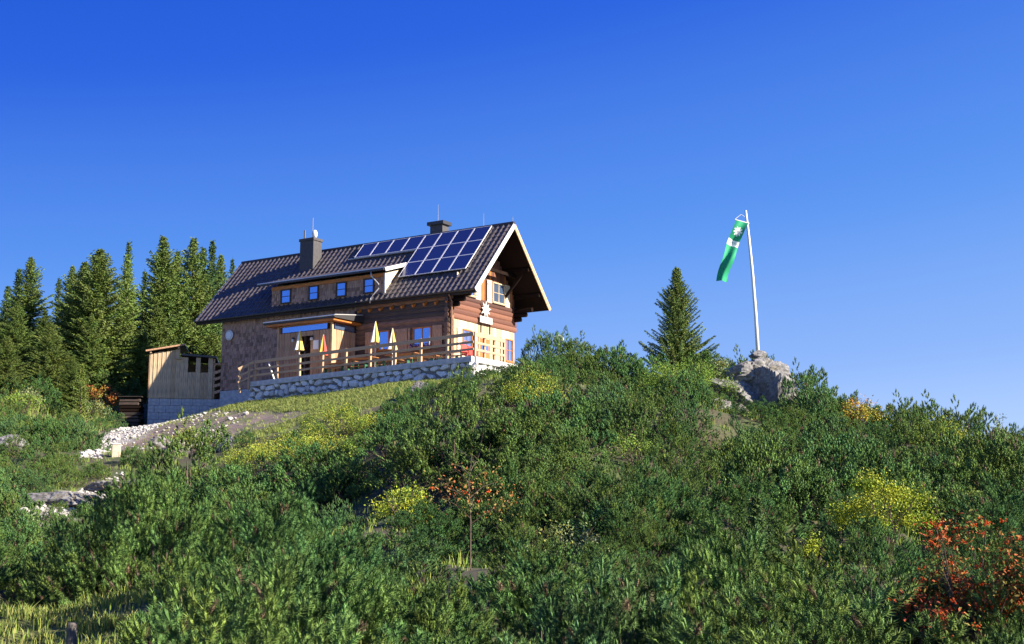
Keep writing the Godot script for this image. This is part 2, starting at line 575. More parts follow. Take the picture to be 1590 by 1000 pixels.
func build_rocks():
	var o := thing("rock_outcrop", "big pale limestone outcrop under the flagpole on the crest", "rock", Vector3(9.45, 6.35, -52.3))
	put(rock_mesh(11, Vector3(1.3, 2.1, 1.4), 15, 0.04, [[Vector3(-0.75, 0.06, 0.66), 0.34], [Vector3(0.25, 1.0, 0.1), 0.85]]), "boulder", M.rock, o, Vector3(0.2, 0.25, -0.1))
	put(rock_mesh(12, Vector3(1.2, 0.6, 1.0), 14), "ledge", M.rock, o, Vector3(-0.95, 1.05, -0.25), Basis(Vector3.FORWARD, 0.35))
	put(rock_mesh(13, Vector3(0.5, 0.7, 0.7), 14), "ledge", M.rock, o, Vector3(0.8, 0.0, 0.1), Basis(Vector3.UP, 1.0))
	put(rock_mesh(14, Vector3(1.2, 0.7, 1.0), 12), "ledge", M.rock, o, Vector3(0.05, 1.85, -0.7))
	put(rock_mesh(16, Vector3(0.7, 0.45, 0.6), 16), "ledge", M.rock, o, Vector3(-0.9, 0.2, 0.5), Basis(Vector3.FORWARD, 0.5))
	var spots := [
		[-21.7, -59.3, Vector3(0.95, 0.55, 0.7), "grey rock among the pines at the left edge of the picture"],
		[-15.2, -46.5, Vector3(1.1, 0.28, 1.6), "flat pale rock slab in the lower footpath, nearer one"],
		[-14.9, -52.0, Vector3(0.9, 0.3, 1.3), "flat pale rock slab at the upper end of the lower footpath"],
		[-15.5, -62.0, Vector3(0.9, 0.45, 0.6), "pale boulder at the foot of the brown dirt bank"],
		[-11.9, -57.4, Vector3(0.75, 0.4, 0.5), "pale boulder at the lower edge of the lawn"],
		[-3.9, -58.0, Vector3(0.5, 0.4, 0.45), "pale stone at the right tip of the lawn"],
		[7.6, -51.2, Vector3(0.8, 0.45, 0.6), "low pale rock left of the big outcrop"],
		[11.0, -53.2, Vector3(0.6, 0.4, 0.5), "small pale rock right of the flagpole"],
		[-0.2, -40.0, Vector3(0.45, 0.3, 0.4), "small grey stone in a dark gap of the middle slope"],
	]
	var i := 0
	for s in spots:
		var y := height(s[0], s[1])
		var m := put(rock_mesh(30 + i, s[2], 14), "boulder", M.rock, self, Vector3(s[0], y + s[2].y * 0.25, s[1]), Basis(Vector3.UP, i * 1.3))
		tag(m, s[3], "rock", "loose rocks on the hillside")
		i += 1
	# rubble beside the upper path: nobody could count it
	var r := RandomNumberGenerator.new()
	r.seed = 5
	var mm := MultiMesh.new()
	mm.transform_format = MultiMesh.TRANSFORM_3D
	mm.mesh = small_stone()
	var tr := []
	while tr.size() < 1800:
		var x := r.randf_range(-21.5, -13.0)
		var z := r.randf_range(-78.0, -41.0)
		var inside := within(rubble, x, z) or (within(path, x, z) and r.randf() < 0.5) or (within(dirt, x, z) and r.randf() < 0.12)
		if not inside: continue
		var s := r.randf_range(0.03, 0.085) * (2.0 if r.randf() < 0.06 else 1.0)
		tr.append(Transform3D(Basis.from_euler(Vector3(r.randf() * 6, r.randf() * 6, r.randf() * 6)).scaled(Vector3(s, s * 0.7, s)), Vector3(x, height(x, z) + noise.get_noise_2d(x, z) * 0.16 + s * 0.3, z)))
	mm.instance_count = tr.size()
	for k in tr.size(): mm.set_instance_transform(k, tr[k])
	var mi := MultiMeshInstance3D.new()
	mi.name = "rubble"
	mi.multimesh = mm
	mi.material_override = M.rubble
	add_child(mi)
	tag(mi, "pale rubble scattered along the footpath beside the shed", "rubble", "", "stuff")

func small_stone() -> ArrayMesh:
	var r := RandomNumberGenerator.new()
	r.seed = 3
	var g := Geo.new()
	var pts := []
	for j in 5:
		var row := []
		for i in 7:
			var ph := PI * j / 4
			var th := TAU * i / 7
			row.append(Vector3(sin(ph) * cos(th), cos(ph), sin(ph) * sin(th)) * r.randf_range(0.8, 1.2))
		pts.append(row)
	for j in 4:
		for i in 7:
			g.quad(pts[j][i], pts[j + 1][i], pts[j + 1][(i + 1) % 7], pts[j][(i + 1) % 7])
	return g.mesh()

# ---------- the hut: x runs towards the sunny gable, z towards the terrace, y up from the floor ----------
const X0 := -16.1
const ZB := -6.1
const EZ := 0.30
const EY := 4.12
const RZ := -3.35
const RY := 8.18
const RX0 := -17.85
const RX1 := 1.68

func roof_y(z: float) -> float:
	return RY - absf(z - RZ) * (RY - EY) / (EZ - RZ)

# point on the front roof slope, q metres up from the eave, lifted off the surface
func on_roof(x: float, q: float, lift := 0.0) -> Vector3:
	var d := Vector3(0, RY - EY, RZ - EZ).normalized()
	var n := Vector3(0, -d.z, d.y)
	return Vector3(x, EY, EZ) + d * q + n * lift

func pick(a: Array, r: RandomNumberGenerator):
	return a[r.randi() % a.size()]

func log_mesh(length: float, r0: float, flat_k: float, sd: int) -> ArrayMesh:
	var r := RandomNumberGenerator.new()
	r.seed = sd
	var g := Geo.new()
	var n := 9
	var k := maxi(2, int(length / 1.2))
	var rings := []
	for i in k + 1:
		var ring := []
		for j in n:
			var a := TAU * j / n + 0.2
			var rr := r0 * r.randf_range(0.92, 1.05)
			ring.append(Vector3(-length / 2 + length * i / k, sin(a) * rr, cos(a) * rr * flat_k))
		rings.append(ring)
	for i in k:
		for j in n:
			var j2 := (j + 1) % n
			g.quad(rings[i][j], rings[i][j2], rings[i + 1][j2], rings[i + 1][j])
	for j in n - 2:
		g.tri(rings[0][0], rings[0][j + 2], rings[0][j + 1])
		g.tri(rings[k][0], rings[k][j + 1], rings[k][j + 2])
	return g.mesh()

# rows of hand-split shingles on a wall facing +z
func shingles(x0: float, x1: float, y0: float, y1: float, z: float, sd: int) -> ArrayMesh:
	var r := RandomNumberGenerator.new()
	r.seed = sd
	var g := Geo.new()
	var y := y0
	while y < y1:
		var x := x0
		while x < x1:
			var w := minf(r.randf_range(0.11, 0.24), x1 - x)
			var l := r.randf_range(0.016, 0.05)
			var b := y - r.randf_range(0.0, 0.03)
			var t := minf(y + 0.24, y1)
			var k := r.randf_range(0.5, 1.45)
			g.col = Color(k, k * r.randf_range(0.92, 1.0), k * r.randf_range(0.86, 1.02))
			var a := Vector3(x + 0.006, b, z + l)
			var c := Vector3(x + w - 0.006, b, z + l)
			var d := Vector3(x + w - 0.006, t, z + 0.006)
			var e := Vector3(x + 0.006, t, z + 0.006)
			g.quad(a, e, d, c)
			g.quad(Vector3(a.x, b, z), a, c, Vector3(c.x, b, z))
			g.quad(Vector3(a.x, b, z), Vector3(e.x, t, z), e, a)
			g.quad(c, d, Vector3(d.x, t, z), Vector3(c.x, b, z))
			x += w
		y += 0.2
	return g.mesh()

# a window on a wall; the pane faces local +z of bas
func window(at: Vector3, w: float, h: float, bas: Basis, parent: Node, frame_mat: Material, mullions := 1, bars := 1, sill := true):
	var f := put(pane_mesh(w, h), "window", M.glass, parent, at, bas)
	var fw := 0.07
	bx("frame", Vector3(w + 2 * fw, fw, 0.09), Vector3(0, h / 2 + fw / 2, 0.02), frame_mat, f)
	bx("frame", Vector3(w + 2 * fw, fw, 0.09), Vector3(0, -h / 2 - fw / 2, 0.02), frame_mat, f)
	for s in [-1, 1]:
		bx("frame", Vector3(fw, h, 0.09), Vector3(s * (w / 2 + fw / 2), 0, 0.02), frame_mat, f)
	for k in mullions:
		bx("mullion", Vector3(0.05, h, 0.04), Vector3(-w / 2 + w * (k + 1) / (mullions + 1), 0, 0.022), frame_mat, f)
	for k in bars:
		bx("glazing_bar", Vector3(w, 0.03, 0.03), Vector3(0, -h / 2 + h * (k + 1) / (bars + 1), 0.02), frame_mat, f)
	if sill:
		bx("sill", Vector3(w + 0.24, 0.05, 0.16), Vector3(0, -h / 2 - fw - 0.026, 0.05), frame_mat, f)
	return f

func pane_mesh(w: float, h: float) -> ArrayMesh:
	var key := "pane %.2f %.2f" % [w, h]
	if not boxes.has(key):
		var g := Geo.new()
		g.box(Vector3.ZERO, Vector3(w, h, 0.02))
		boxes[key] = g.mesh()
	return boxes[key]

func shutter(at: Vector3, w: float, h: float, bas: Basis, parent: Node, mat: Material):
	var s := bx("shutter", Vector3(w, h, 0.04), at, mat, parent, bas)
	for k in [-0.32, 0.32]:
		bx("batten", Vector3(w - 0.06, 0.07, 0.025), Vector3(0, h * k, 0.0335), mat, s)
	return s

func prism_x(poly_zy: Array, x0: float, x1: float) -> ArrayMesh:
	var g := Geo.new()
	var n := poly_zy.size()
	for i in n:
		var a: Vector2 = poly_zy[i]
		var b: Vector2 = poly_zy[(i + 1) % n]
		g.quad(Vector3(x0, a.y, a.x), Vector3(x0, b.y, b.x), Vector3(x1, b.y, b.x), Vector3(x1, a.y, a.x))
	for i in range(1, n - 1):
		var a: Vector2 = poly_zy[0]
		var b: Vector2 = poly_zy[i]
		var c: Vector2 = poly_zy[i + 1]
		g.tri(Vector3(x1, a.y, a.x), Vector3(x1, b.y, b.x), Vector3(x1, c.y, c.x))
		g.tri(Vector3(x0, a.y, a.x), Vector3(x0, c.y, c.x), Vector3(x0, b.y, b.x))
	return g.mesh()

func tile_field() -> ArrayMesh:
	var r := RandomNumberGenerator.new()
	r.seed = 44
	var g := Geo.new()
	var pitch := 0.335
	var cols := int((RX1 - RX0) / pitch)
	pitch = (RX1 - RX0) / cols
	var total := Vector2(RY - EY, RZ - EZ).length() + 0.06
	var rows := 15
	var course := total / rows
	var prof := [[0.0, 0.0], [0.13, 0.036], [0.30, 0.040], [0.44, 0.0], [0.72, -0.012], [1.0, 0.0]]
	for j in rows:
		for i in cols:
			var k := r.randf_range(0.72, 1.32)
			g.col = Color(k, k * r.randf_range(0.95, 1.02), k * r.randf_range(0.93, 1.04))
			var x := RX0 + i * pitch
			var q0 := j * course - 0.06
			var q1 := q0 + course + 0.02
			var up := r.randf_range(0.028, 0.042)
			for s in prof.size() - 1:
				var xa: float = x + prof[s][0] * pitch
				var xb: float = x + prof[s + 1][0] * pitch
				var la: float = prof[s][1] + 0.015
				var lb: float = prof[s + 1][1] + 0.015
				var a := on_roof(xa, q0, la + up)
				var b := on_roof(xb, q0, lb + up)
				var c := on_roof(xb, q1, lb + 0.012)
				var d := on_roof(xa, q1, la + 0.012)
				g.quad(a, d, c, b)
				g.quad(on_roof(xa, q0, la), a, b, on_roof(xb, q0, lb))
	return g.mesh()

func build_hut():
	var r := RandomNumberGenerator.new()
	r.seed = 2
	var hut := thing("mountain_hut", "long timber mountain hut with steep tiled roof carrying solar panels", "hut", HUT_AT, HUT_TURN)
	var gable := Basis(Vector3.UP, PI / 2)   # local +z turned to face +x
	# core walls, set back behind the cladding
	var core := put(prism_x([Vector2(-0.16, -1.6), Vector2(-0.16, roof_y(-0.16) - 0.2), Vector2(RZ, RY - 0.2), Vector2(ZB + 0.12, roof_y(ZB + 0.12) - 0.2), Vector2(ZB + 0.12, -1.6)], X0 + 0.02, -0.16), "wall", M.shade_dark_wood, hut)
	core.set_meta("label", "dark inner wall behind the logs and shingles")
	var pl := bx("plinth", Vector3(16.1, 2.2, 6.0), Vector3(-8.05, -1.11, -3.06), M.concrete, hut)
	pl.set_meta("label", "grey concrete plinth below the shingled wall")
	# shingled front, log front
	var sh := put(shingles(X0, -6.2, 0.02, 4.0, -0.10, 71), "shingles", M.shingle, hut)
	sh.set_meta("kind", "stuff")
	bx("wall_board", Vector3(9.9, 4.0, 0.055), Vector3(-11.15, 2.01, -0.1285), M.dark_board, hut)
	var lm := [log_mesh(6.32, 0.150, 0.42, 1), log_mesh(6.32, 0.154, 0.46, 2), log_mesh(6.32, 0.147, 0.40, 3)]
	for k in 15:
		put(lm[k % 3], "log", pick([M.log_a, M.log_b, M.log_c, M.log_b, M.log_b] if k > 8 else [M.log_a, M.log_c, M.log_a, M.log_b], r), hut, Vector3(-3.04, 0.14 + k * 0.268, -0.04 + r.randf_range(-0.015, 0.015)))
	# log ends at the sunny corner
	var le := log_mesh(0.34, 0.145, 0.85, 4)
	for k in 14:
		put(le, "log_end", pick([M.log_a, M.log_b], r), hut, Vector3(-0.15, 0.27 + k * 0.268, 0.06), gable)
	bx("corner_board", Vector3(0.12, 3.6, 0.10), Vector3(-6.22, 1.9, 0.02), M.dark_board, hut)
	# gable: pale boards below, logs, then upright boards to the roof
	var z := 0.0
	var i := 0
	while z > ZB + 0.05:
		var w := 0.21
		bx("board", Vector3(w, 2.80, 0.05), Vector3(-0.07 + (i % 2) * 0.006, 1.41, z - w / 2), pick([M.cream, M.pale_c, M.pale_a], r), hut, gable)
		var zc := z - w / 2
		var top := minf(roof_y(z), roof_y(z - w)) - 0.24
		bx("board", Vector3(w - 0.012, snappedf(top - 4.12, 0.02), 0.05), Vector3(-0.07 + (i % 2) * 0.012, 4.12 + snappedf(top - 4.12, 0.02) / 2, zc), pick([M.orange_y, M.logz_c, M.logz_a], r), hut, gable)
		z -= w
		i += 1
	var gm := [log_mesh(6.3, 0.15, 0.42, 5), log_mesh(6.3, 0.146, 0.38, 6)]
	for k in 5:
		put(gm[k % 2], "log", pick([M.logz_a, M.logz_b, M.logz_c], r), hut, Vector3(-0.02, 2.96 + k * 0.262, -3.05), Basis(Vector3.UP, PI / 2))
	# windows on the long side
	var id := Basis()
	window(Vector3(-4.25, 1.95, 0.075), 0.62, 0.92, id, hut, M.orange, 0, 0)
	window(Vector3(-1.75, 1.93, 0.075), 1.05, 0.92, id, hut, M.orange, 1, 0)
	for sx in [[-5.12, 0.78], [-3.16, 0.85], [-2.62, 0.14], [-0.83, 0.62]]:
		shutter(Vector3(sx[0], 1.92, 0.06), sx[1], 1.12, id, hut, M.larch_a)
	# gable windows
	window(Vector3(0.02, 4.72, -1.55), 0.95, 0.95, gable, hut, M.pale_c, 1, 1)
	window(Vector3(0.02, 4.72, -4.38), 1.05, 0.98, gable, hut, M.pale_c, 1, 1)
	for sz in [-2.42, -3.5, -5.25]:
		shutter(Vector3(0.03, 4.70, sz), 0.46, 1.22, gable, hut, M.cream)
	shutter(Vector3(0.03, 4.70, -0.68), 0.46, 1.1, gable, hut, M.cream)
	window(Vector3(0.0, 1.75, -1.45), 0.72, 1.1, gable, hut, M.orange_y, 1, 1)
	shutter(Vector3(0.0, 1.75, -0.78), 0.42, 1.25, gable, hut, M.cream)
	shutter(Vector3(0.0, 1.75, -2.1), 0.42, 1.25, gable, hut, M.cream)
	window(Vector3(0.0, 1.75, -5.45), 0.62, 1.1, gable, hut, M.orange_y, 1, 1)
	shutter(Vector3(0.0, 1.75, -4.86), 0.42, 1.25, gable, hut, M.cream)
	var door := bx("door", Vector3(0.95, 2.05, 0.06), Vector3(-0.01, 1.03, -3.05), M.orange_y, hut, gable)
	bx("door_frame", Vector3(1.15, 0.1, 0.1), Vector3(0, 1.08, 0.0), M.pale_a, door)
	for s in [-1, 1]: bx("door_frame", Vector3(0.1, 2.05, 0.1), Vector3(s * 0.525, 0, 0), M.pale_a, door)
	bx("door_glass", Vector3(0.7, 0.5, 0.02), Vector3(0, 0.55, 0.035), M.glass, door)
	# white edelweiss emblem above a white board
	var em := put(star_mesh(0.50, 0.22, 9, 0.05), "emblem", M.white, hut, Vector3(0.16, 3.62, -2.95), gable)
	em.set_meta("label", "white edelweiss emblem on the log gable")
	put(star_mesh(0.13, 0.11, 12, 0.04), "flower_heart", M.offwhite, em, Vector3(0, 0, 0.045))
	var sb := bx("sign_board", Vector3(1.15, 0.34, 0.04), Vector3(0.16, 3.06, -2.98), M.white, hut, gable)
	sb.set_meta("label", "white board under the edelweiss emblem")
	for s in [-1, 1]: bx("bracket", Vector3(0.06, 0.55, 0.05), Vector3(0.12, 2.62, -2.98 + s * 0.42), M.shade_dark_wood, hut)
	# ---- roof ----
	var t := 0.17
	var slope := Vector2(EZ - RZ, EY - RY).normalized()
	var dn := Vector2(slope.y, -slope.x) * t
	var roof := put(prism_x([Vector2(EZ, EY), Vector2(RZ, RY), Vector2(RZ, RY - t * 1.5), Vector2(EZ, EY) + dn], RX0, RX1), "roof", M.shade_dark_wood, hut)
	put(prism_x([Vector2(RZ - 0.002, RY), Vector2(2 * RZ - EZ, EY), Vector2(2 * RZ - EZ, EY) + Vector2(-dn.x, dn.y), Vector2(RZ - 0.002, RY - t * 1.5)], RX0, RX1), "back_slope", M.shade_dark_wood, roof)
	var tiles := put(tile_field(), "roof_tiles", M.tile, roof)
	tiles.set_meta("kind", "stuff")
	var bs := Geo.new()
	bs.quad(Vector3(RX0, RY + 0.03, RZ), Vector3(RX1, RY + 0.03, RZ), Vector3(RX1, EY + 0.03, 2 * RZ - EZ - 0.05), Vector3(RX0, EY + 0.03, 2 * RZ - EZ - 0.05))
	bs.quad(Vector3(RX1, RY + 0.02, RZ), Vector3(RX0, RY + 0.02, RZ), Vector3(RX0, EY + 0.02, 2 * RZ - EZ), Vector3(RX1, EY + 0.02, 2 * RZ - EZ))
	put(bs.mesh(), "back_tiles", M.tile, roof)
	var rc := Geo.new()
	rc.tube([Vector3(RX0, RY + 0.03, RZ), Vector3(RX1, RY + 0.03, RZ)], [0.1, 0.1], 8)
	put(rc.mesh(), "ridge_cap", M.metal_dark, roof)
	# barge boards
	for xx in [RX0 - 0.025, RX1 + 0.025]:
		for s in [-1.0, 1.0]:
			beam("barge_board", Vector3(xx, RY - 0.10, RZ), Vector3(xx, EY - 0.10, RZ + s * (EZ - RZ)), 0.05, 0.25, M.white if s > 0 else M.pale_b, roof)
	# eave board and gutter
	bx("fascia", Vector3(RX1 - RX0, 0.20, 0.035), Vector3((RX0 + RX1) / 2, EY - 0.13, EZ - 0.04), M.dark_board, roof)
	var gu := Geo.new()
	for k in 6:
		var a0 := PI + PI * k / 6.0
		var a1 := PI + PI * (k + 1) / 6.0
		var c0 := Vector3(0, sin(a0) * 0.085, cos(a0) * 0.085)
		var c1 := Vector3(0, sin(a1) * 0.085, cos(a1) * 0.085)
		var o0 := Vector3(RX0, EY - 0.02, EZ + 0.07)
		var o1 := Vector3(RX1, EY - 0.02, EZ + 0.07)
		gu.quad(o0 + c0, o1 + c0, o1 + c1, o0 + c1)
		gu.quad(o0 + c1 * 0.93, o1 + c1 * 0.93, o1 + c0 * 0.93, o0 + c0 * 0.93)
	put(gu.mesh(), "gutter", M.metal_dark, roof)
	# soffit over the wall and rafter tails
	for k in 9:
		bx("rafter_tail", Vector3(0.11, 0.15, 0.5), Vector3(-5.9 + k * 0.72, EY - 0.42, 0.02), M.orange, roof, Basis(Vector3.RIGHT, 0.5))
	# purlins, struts and log corbels under the overhanging gable
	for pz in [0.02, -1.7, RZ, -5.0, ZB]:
		beam("purlin", Vector3(-0.4, roof_y(pz) - 0.36, pz), Vector3(RX1 - 0.1, roof_y(pz) - 0.36, pz), 0.18, 0.22, M.shade_dark_wood, roof)
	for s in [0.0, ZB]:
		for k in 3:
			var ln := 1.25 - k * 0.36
			put(log_mesh(ln, 0.13, 0.9, 60 + k), "corbel", M.shade_dark_wood, roof, Vector3(ln / 2 - 0.1, EY - 0.15 - k * 0.24, s - signf(s + 1) * 0.08))
	beam("collar_beam", Vector3(RX1 - 1.2, 5.75, RZ + 2.2), Vector3(RX1 - 1.2, 5.75, RZ - 2.2), 0.14, 0.18, M.shade_dark_wood, roof)
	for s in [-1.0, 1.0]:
		beam("strut", Vector3(0.0, 4.55, RZ + s * 1.65), Vector3(RX1 - 0.4, 5.9, RZ + s * 1.65), 0.12, 0.14, M.shade_dark_wood, roof)
	# ---- dormer ----
	var DX0 := -12.3
	var DX1 := -4.3
	var dorm := put(prism_x([Vector2(-0.03, 4.30), Vector2(-0.03, 5.62), Vector2(-1.6, 6.10), Vector2(-1.6, 5.9)], DX0, DX1), "dormer", M.cream, hut)
	dorm.set_meta("label", "long shingled shed dormer with four windows")
	var ds := put(shingles(DX0, DX1, 4.42, 5.50, -0.025, 72), "shingles", M.shingle, dorm)
	ds.set_meta("kind", "stuff")
	bx("eave_board", Vector3(8.0, 0.20, 0.05), Vector3(-8.3, 5.50, 0.015), M.orange, dorm)
	var droof := put(prism_x([Vector2(0.32, 5.68), Vector2(0.32, 5.78), Vector2(-1.75, 6.44), Vector2(-1.75, 6.2)], DX0 - 0.75, DX1 + 0.25), "dormer_roof", M.shade_dark_wood, dorm)
	var dr := Geo.new()
	dr.quad(Vector3(DX0 - 0.78, 5.795, 0.36), Vector3(DX0 - 0.78, 6.46, -1.75), Vector3(DX1 + 0.28, 6.46, -1.75), Vector3(DX1 + 0.28, 5.795, 0.36))
	put(dr.mesh(), "dormer_sheet", M.tile, dorm)
	bx("eave_edge", Vector3(9.02, 0.045, 0.07), Vector3(-8.55, 5.80, 0.36), M.zinc, dorm)
	bx("gutter", Vector3(9.0, 0.11, 0.11), Vector3(-8.55, 5.705, 0.40), M.metal_dark, dorm)
	beam("barge_board", Vector3(DX1 + 0.29, 5.70, 0.36), Vector3(DX1 + 0.29, 6.36, -1.75), 0.045, 0.20, M.white, dorm)
	bx("corner_board", Vector3(0.10, 1.15, 0.05), Vector3(DX1 + 0.005, 5.0, 0.02), M.white, dorm)
	for wx in [[-11.21, 0.62], [-9.2, 0.58], [-7.25, 0.58], [-5.35, 0.58]]:
		var wd = window(Vector3(wx[0], 4.99, 0.03), wx[1], 0.68, id, hut, M.frame_wood, 0, 1, false)
		wd.set_meta("label", "dormer window mirroring the blue sky")
	# downpipe from the dormer gutter
	var dp := Geo.new()
	var dpp := [Vector3(-4.95, 5.70, 0.40), Vector3(-4.93, 5.42, 0.36), Vector3(-4.65, 5.12, 0.30), Vector3(-4.48, 4.95, 0.30), Vector3(-4.45, 4.72, 0.34), Vector3(-4.75, 4.40, 0.40), Vector3(-4.92, 4.22, 0.42), Vector3(-4.95, 3.95, 0.42)]
	dp.tube(dpp, [0.035, 0.035, 0.035, 0.035, 0.035, 0.035, 0.035, 0.035], 7)
	put(dp.mesh(true), "downpipe", M.zinc, hut)
	var dp2 := Geo.new()
	dp2.tube([Vector3(0.1, 3.95, 0.36), Vector3(0.12, 3.6, 0.12), Vector3(0.12, 0.1, 0.12)], [0.045, 0.045, 0.045], 7)
	put(dp2.mesh(), "downpipe", M.log_c, hut)
	# ---- chimneys ----
	var ch := bx("chimney", Vector3(1.02, 2.5, 0.74), Vector3(-11.68, 7.4, -2.5), M.chimney, hut)
	ch.set_meta("label", "dark broad chimney at the left with a white ball on top")
	bx("cap", Vector3(1.12, 0.16, 0.84), Vector3(0, 1.29, 0), M.chimney, ch)
	var pg := Geo.new()
	pg.tube([Vector3(-0.44, 1.3, 0.05), Vector3(-0.44, 1.95, 0.05)], [0.05, 0.05], 8)
	put(pg.mesh(), "pipe", M.metal_dark, ch)
	var rg := Geo.new()
	rg.tube([Vector3(0.2, 1.3, 0.1), Vector3(0.2, 2.6, 0.1)], [0.022, 0.014], 6)
	put(rg.mesh(), "lightning_rod", M.metal_grey, ch)
	var ball := SphereMesh.new()
	ball.radius = 0.16
	ball.height = 0.5
	ball.radial_segments = 16
	ball.rings = 10
	put(ball, "antenna_ball", M.white, ch, Vector3(0.36, 1.62, 0.1))
	var ch2 := bx("chimney", Vector3(0.85, 1.6, 0.6), Vector3(-3.62, 8.05, -3.95), M.chimney, hut)
	ch2.set_meta("label", "smaller dark chimney behind the ridge above the solar panels")
	bx("cap", Vector3(1.12, 0.2, 0.85), Vector3(0, 0.88, 0), M.metal_dark, ch2)
	for q in [[Vector3(-3.46, 8.9, -3.6), 9.95, ch2], [Vector3(-0.26, 8.2, RZ), 8.98, roof], [Vector3(1.6, 8.2, RZ), 8.55, roof]]:
		var gg := Geo.new()
		var base: Vector3 = q[0]
		if q[2] == ch2: gg.tube([base - ch2.position, Vector3(base.x, q[1], base.z) - ch2.position], [0.022, 0.012], 5)
		else: gg.tube([base, Vector3(base.x, q[1], base.z)], [0.02, 0.012], 5)
		put(gg.mesh(), "lightning_rod", M.metal_grey, q[2])
	# ---- solar panels: a block of four by three and a row of four ----
	var total := Vector2(RY - EY, RZ - EZ).length()
	var top_q := total - 0.18
	var pw := 1.09
	var ph := 1.23
	var cell := Vector3(pw - 0.035, ph - 0.035, 0.04)
	var up := Vector3(0, RY - EY, RZ - EZ).normalized()
	var pb := Basis(Vector3.RIGHT, up, Vector3(0, -up.z, up.y))
	for row in 3:
		for col in 8:
			if row > 0 and col > 3: continue
			var pc := on_roof(0.44 - pw * (col + 0.5), top_q - ph * (row + 0.5), 0.17)
			var p := bx("solar_panel", cell, pc, M.panel, hut, pb)
			for s in [-1, 1]:
				bx("frame", Vector3(0.042, ph, 0.05), Vector3(s * (pw / 2 - 0.021), 0, 0.004), M.frame, p)
				bx("frame", Vector3(pw - 0.084, 0.03, 0.05), Vector3(0, s * (ph / 2 - 0.015), 0.004), M.frame, p)
	for q in [top_q - ph * 0.2, top_q - ph * 0.8]:
		bx("panel_rail", Vector3(8.95, 0.05, 0.06), on_roof(-4.05, q, 0.105), M.metal_grey, hut, pb)
	bx("panel_rail", Vector3(4.9, 0.05, 0.08), on_roof(-6.3, top_q - ph - 0.03, 0.13), M.metal_grey, hut, pb)
	for q in [top_q - ph * 1.3, top_q - ph * 2.8]:
		bx("panel_rail", Vector3(4.5, 0.05, 0.06), on_roof(-1.75, q, 0.105), M.metal_grey, hut, pb)
	# ---- entrance porch ----
	var AX0 := -9.86
	var AX1 := -6.17
	var AZ := 2.0
	var por := bx("porch", Vector3(0.05, 2.85, AZ - 0.05), Vector3(AX0 + 0.03, 1.43, AZ / 2 - 0.03), M.larch_c, hut)
	por.set_meta("label", "larch-boarded entrance porch with a strip of high windows")
	var po := -por.position
	var px := AX0
	i = 0
	while px < AX1 - 0.02:
		var w := minf(0.205, AX1 - px)
		var cx := px + w / 2
		if cx > -8.45 and cx < -7.55:
			bx("board", Vector3(w, 0.25, 0.04), Vector3(cx, 2.37, AZ) + po, pick([M.larch_a, M.larch_b, M.larch_c], r), por)
		else:
			bx("board", Vector3(w - 0.008, 2.48, 0.04), Vector3(cx, 1.25, AZ + (i % 2) * 0.012) + po, pick([M.larch_a, M.larch_b, M.larch_c], r), por)
		px += w
		i += 1
	var pz := 0.0
	while pz < AZ - 0.05:
		var w := minf(0.205, AZ - pz)
		bx("board", Vector3(w - 0.008, 2.48, 0.04), Vector3(AX1 - 0.03 + (i % 2) * 0.012, 1.25, pz + w / 2) + po, pick([M.larch_a, M.larch_b, M.larch_c], r), por, gable)
		pz += w
		i += 1
	bx("corner_post", Vector3(0.13, 2.85, 0.13), Vector3(AX1 - 0.01, 1.43, AZ) + po, M.pale_b, por)
	bx("corner_post", Vector3(0.13, 2.85, 0.13), Vector3(AX0 - 0.01, 1.43, AZ) + po, M.larch_b, por)
	bx("high_window", Vector3(3.1, 0.29, 0.03), Vector3(-8.05, 2.665, AZ + 0.0) + po, M.glass, por)
	bx("high_window", Vector3(1.6, 0.29, 0.03), Vector3(AX1 - 0.02, 2.665, 0.95) + po, M.glass, por, gable)
	bx("window_rail", Vector3(3.56, 0.05, 0.07), Vector3(-8.015, 2.845, AZ + 0.01) + po, M.larch_c, por)
	bx("door_leaf", Vector3(0.40, 2.15, 0.04), Vector3(-8.36, 1.1, AZ + 0.03) + po, M.orange_y, por, Basis(Vector3.UP, -0.9))
	bx("notice", Vector3(0.36, 0.48, 0.02), Vector3(-7.22, 1.72, AZ + 0.045) + po, M.paper, por)
	bx("notice", Vector3(0.26, 0.44, 0.02), Vector3(-6.76, 1.72, AZ + 0.045) + po, M.paper, por)
	for lx in [-8.75, -7.45]:
		var lamp := bx("wall_lamp", Vector3(0.1, 0.12, 0.14), Vector3(lx, 2.16, AZ + 0.09) + po, M.metal_dark, por)
		bx("lamp_shade", Vector3(0.12, 0.14, 0.11), Vector3(0, -0.12, 0.05), M.white, lamp)
	var prf := put(prism_x([Vector2(0.0, 3.02), Vector2(0.0, 3.42), Vector2(2.42, 3.12), Vector2(2.42, 3.0)], AX0 - 0.75, AX1 + 0.5), "porch_roof", M.metal_dark, hut)
	bx("roof_edge", Vector3(4.98, 0.06, 0.06), Vector3(-8.14, 3.115, 2.435), M.zinc, prf)
	beam("roof_edge", Vector3(AX1 + 0.52, 3.13, 2.44), Vector3(AX1 + 0.52, 3.42, 0.1), 0.05, 0.06, M.zinc, prf)
	bx("soffit", Vector3(4.7, 0.12, 2.3), Vector3(-8.14, 2.935, 1.2), M.orange, prf)
	# white dish box on the shingled wall
	var dsh := put(disc_mesh(0.30, 0.09), "wall_dish", M.white, hut, Vector3(-15.42, 3.15, 0.02))
	dsh.set_meta("label", "round white dish on the shingled wall")
	put(disc_mesh(0.2, 0.03), "dish_rim", M.paper, dsh, Vector3(0, 0, 0.06))
	bx("flower_box", Vector3(1.15, 0.16, 0.18), Vector3(-1.75, 1.32, 0.26), M.larch_c, hut)
	var fl := Geo.new()
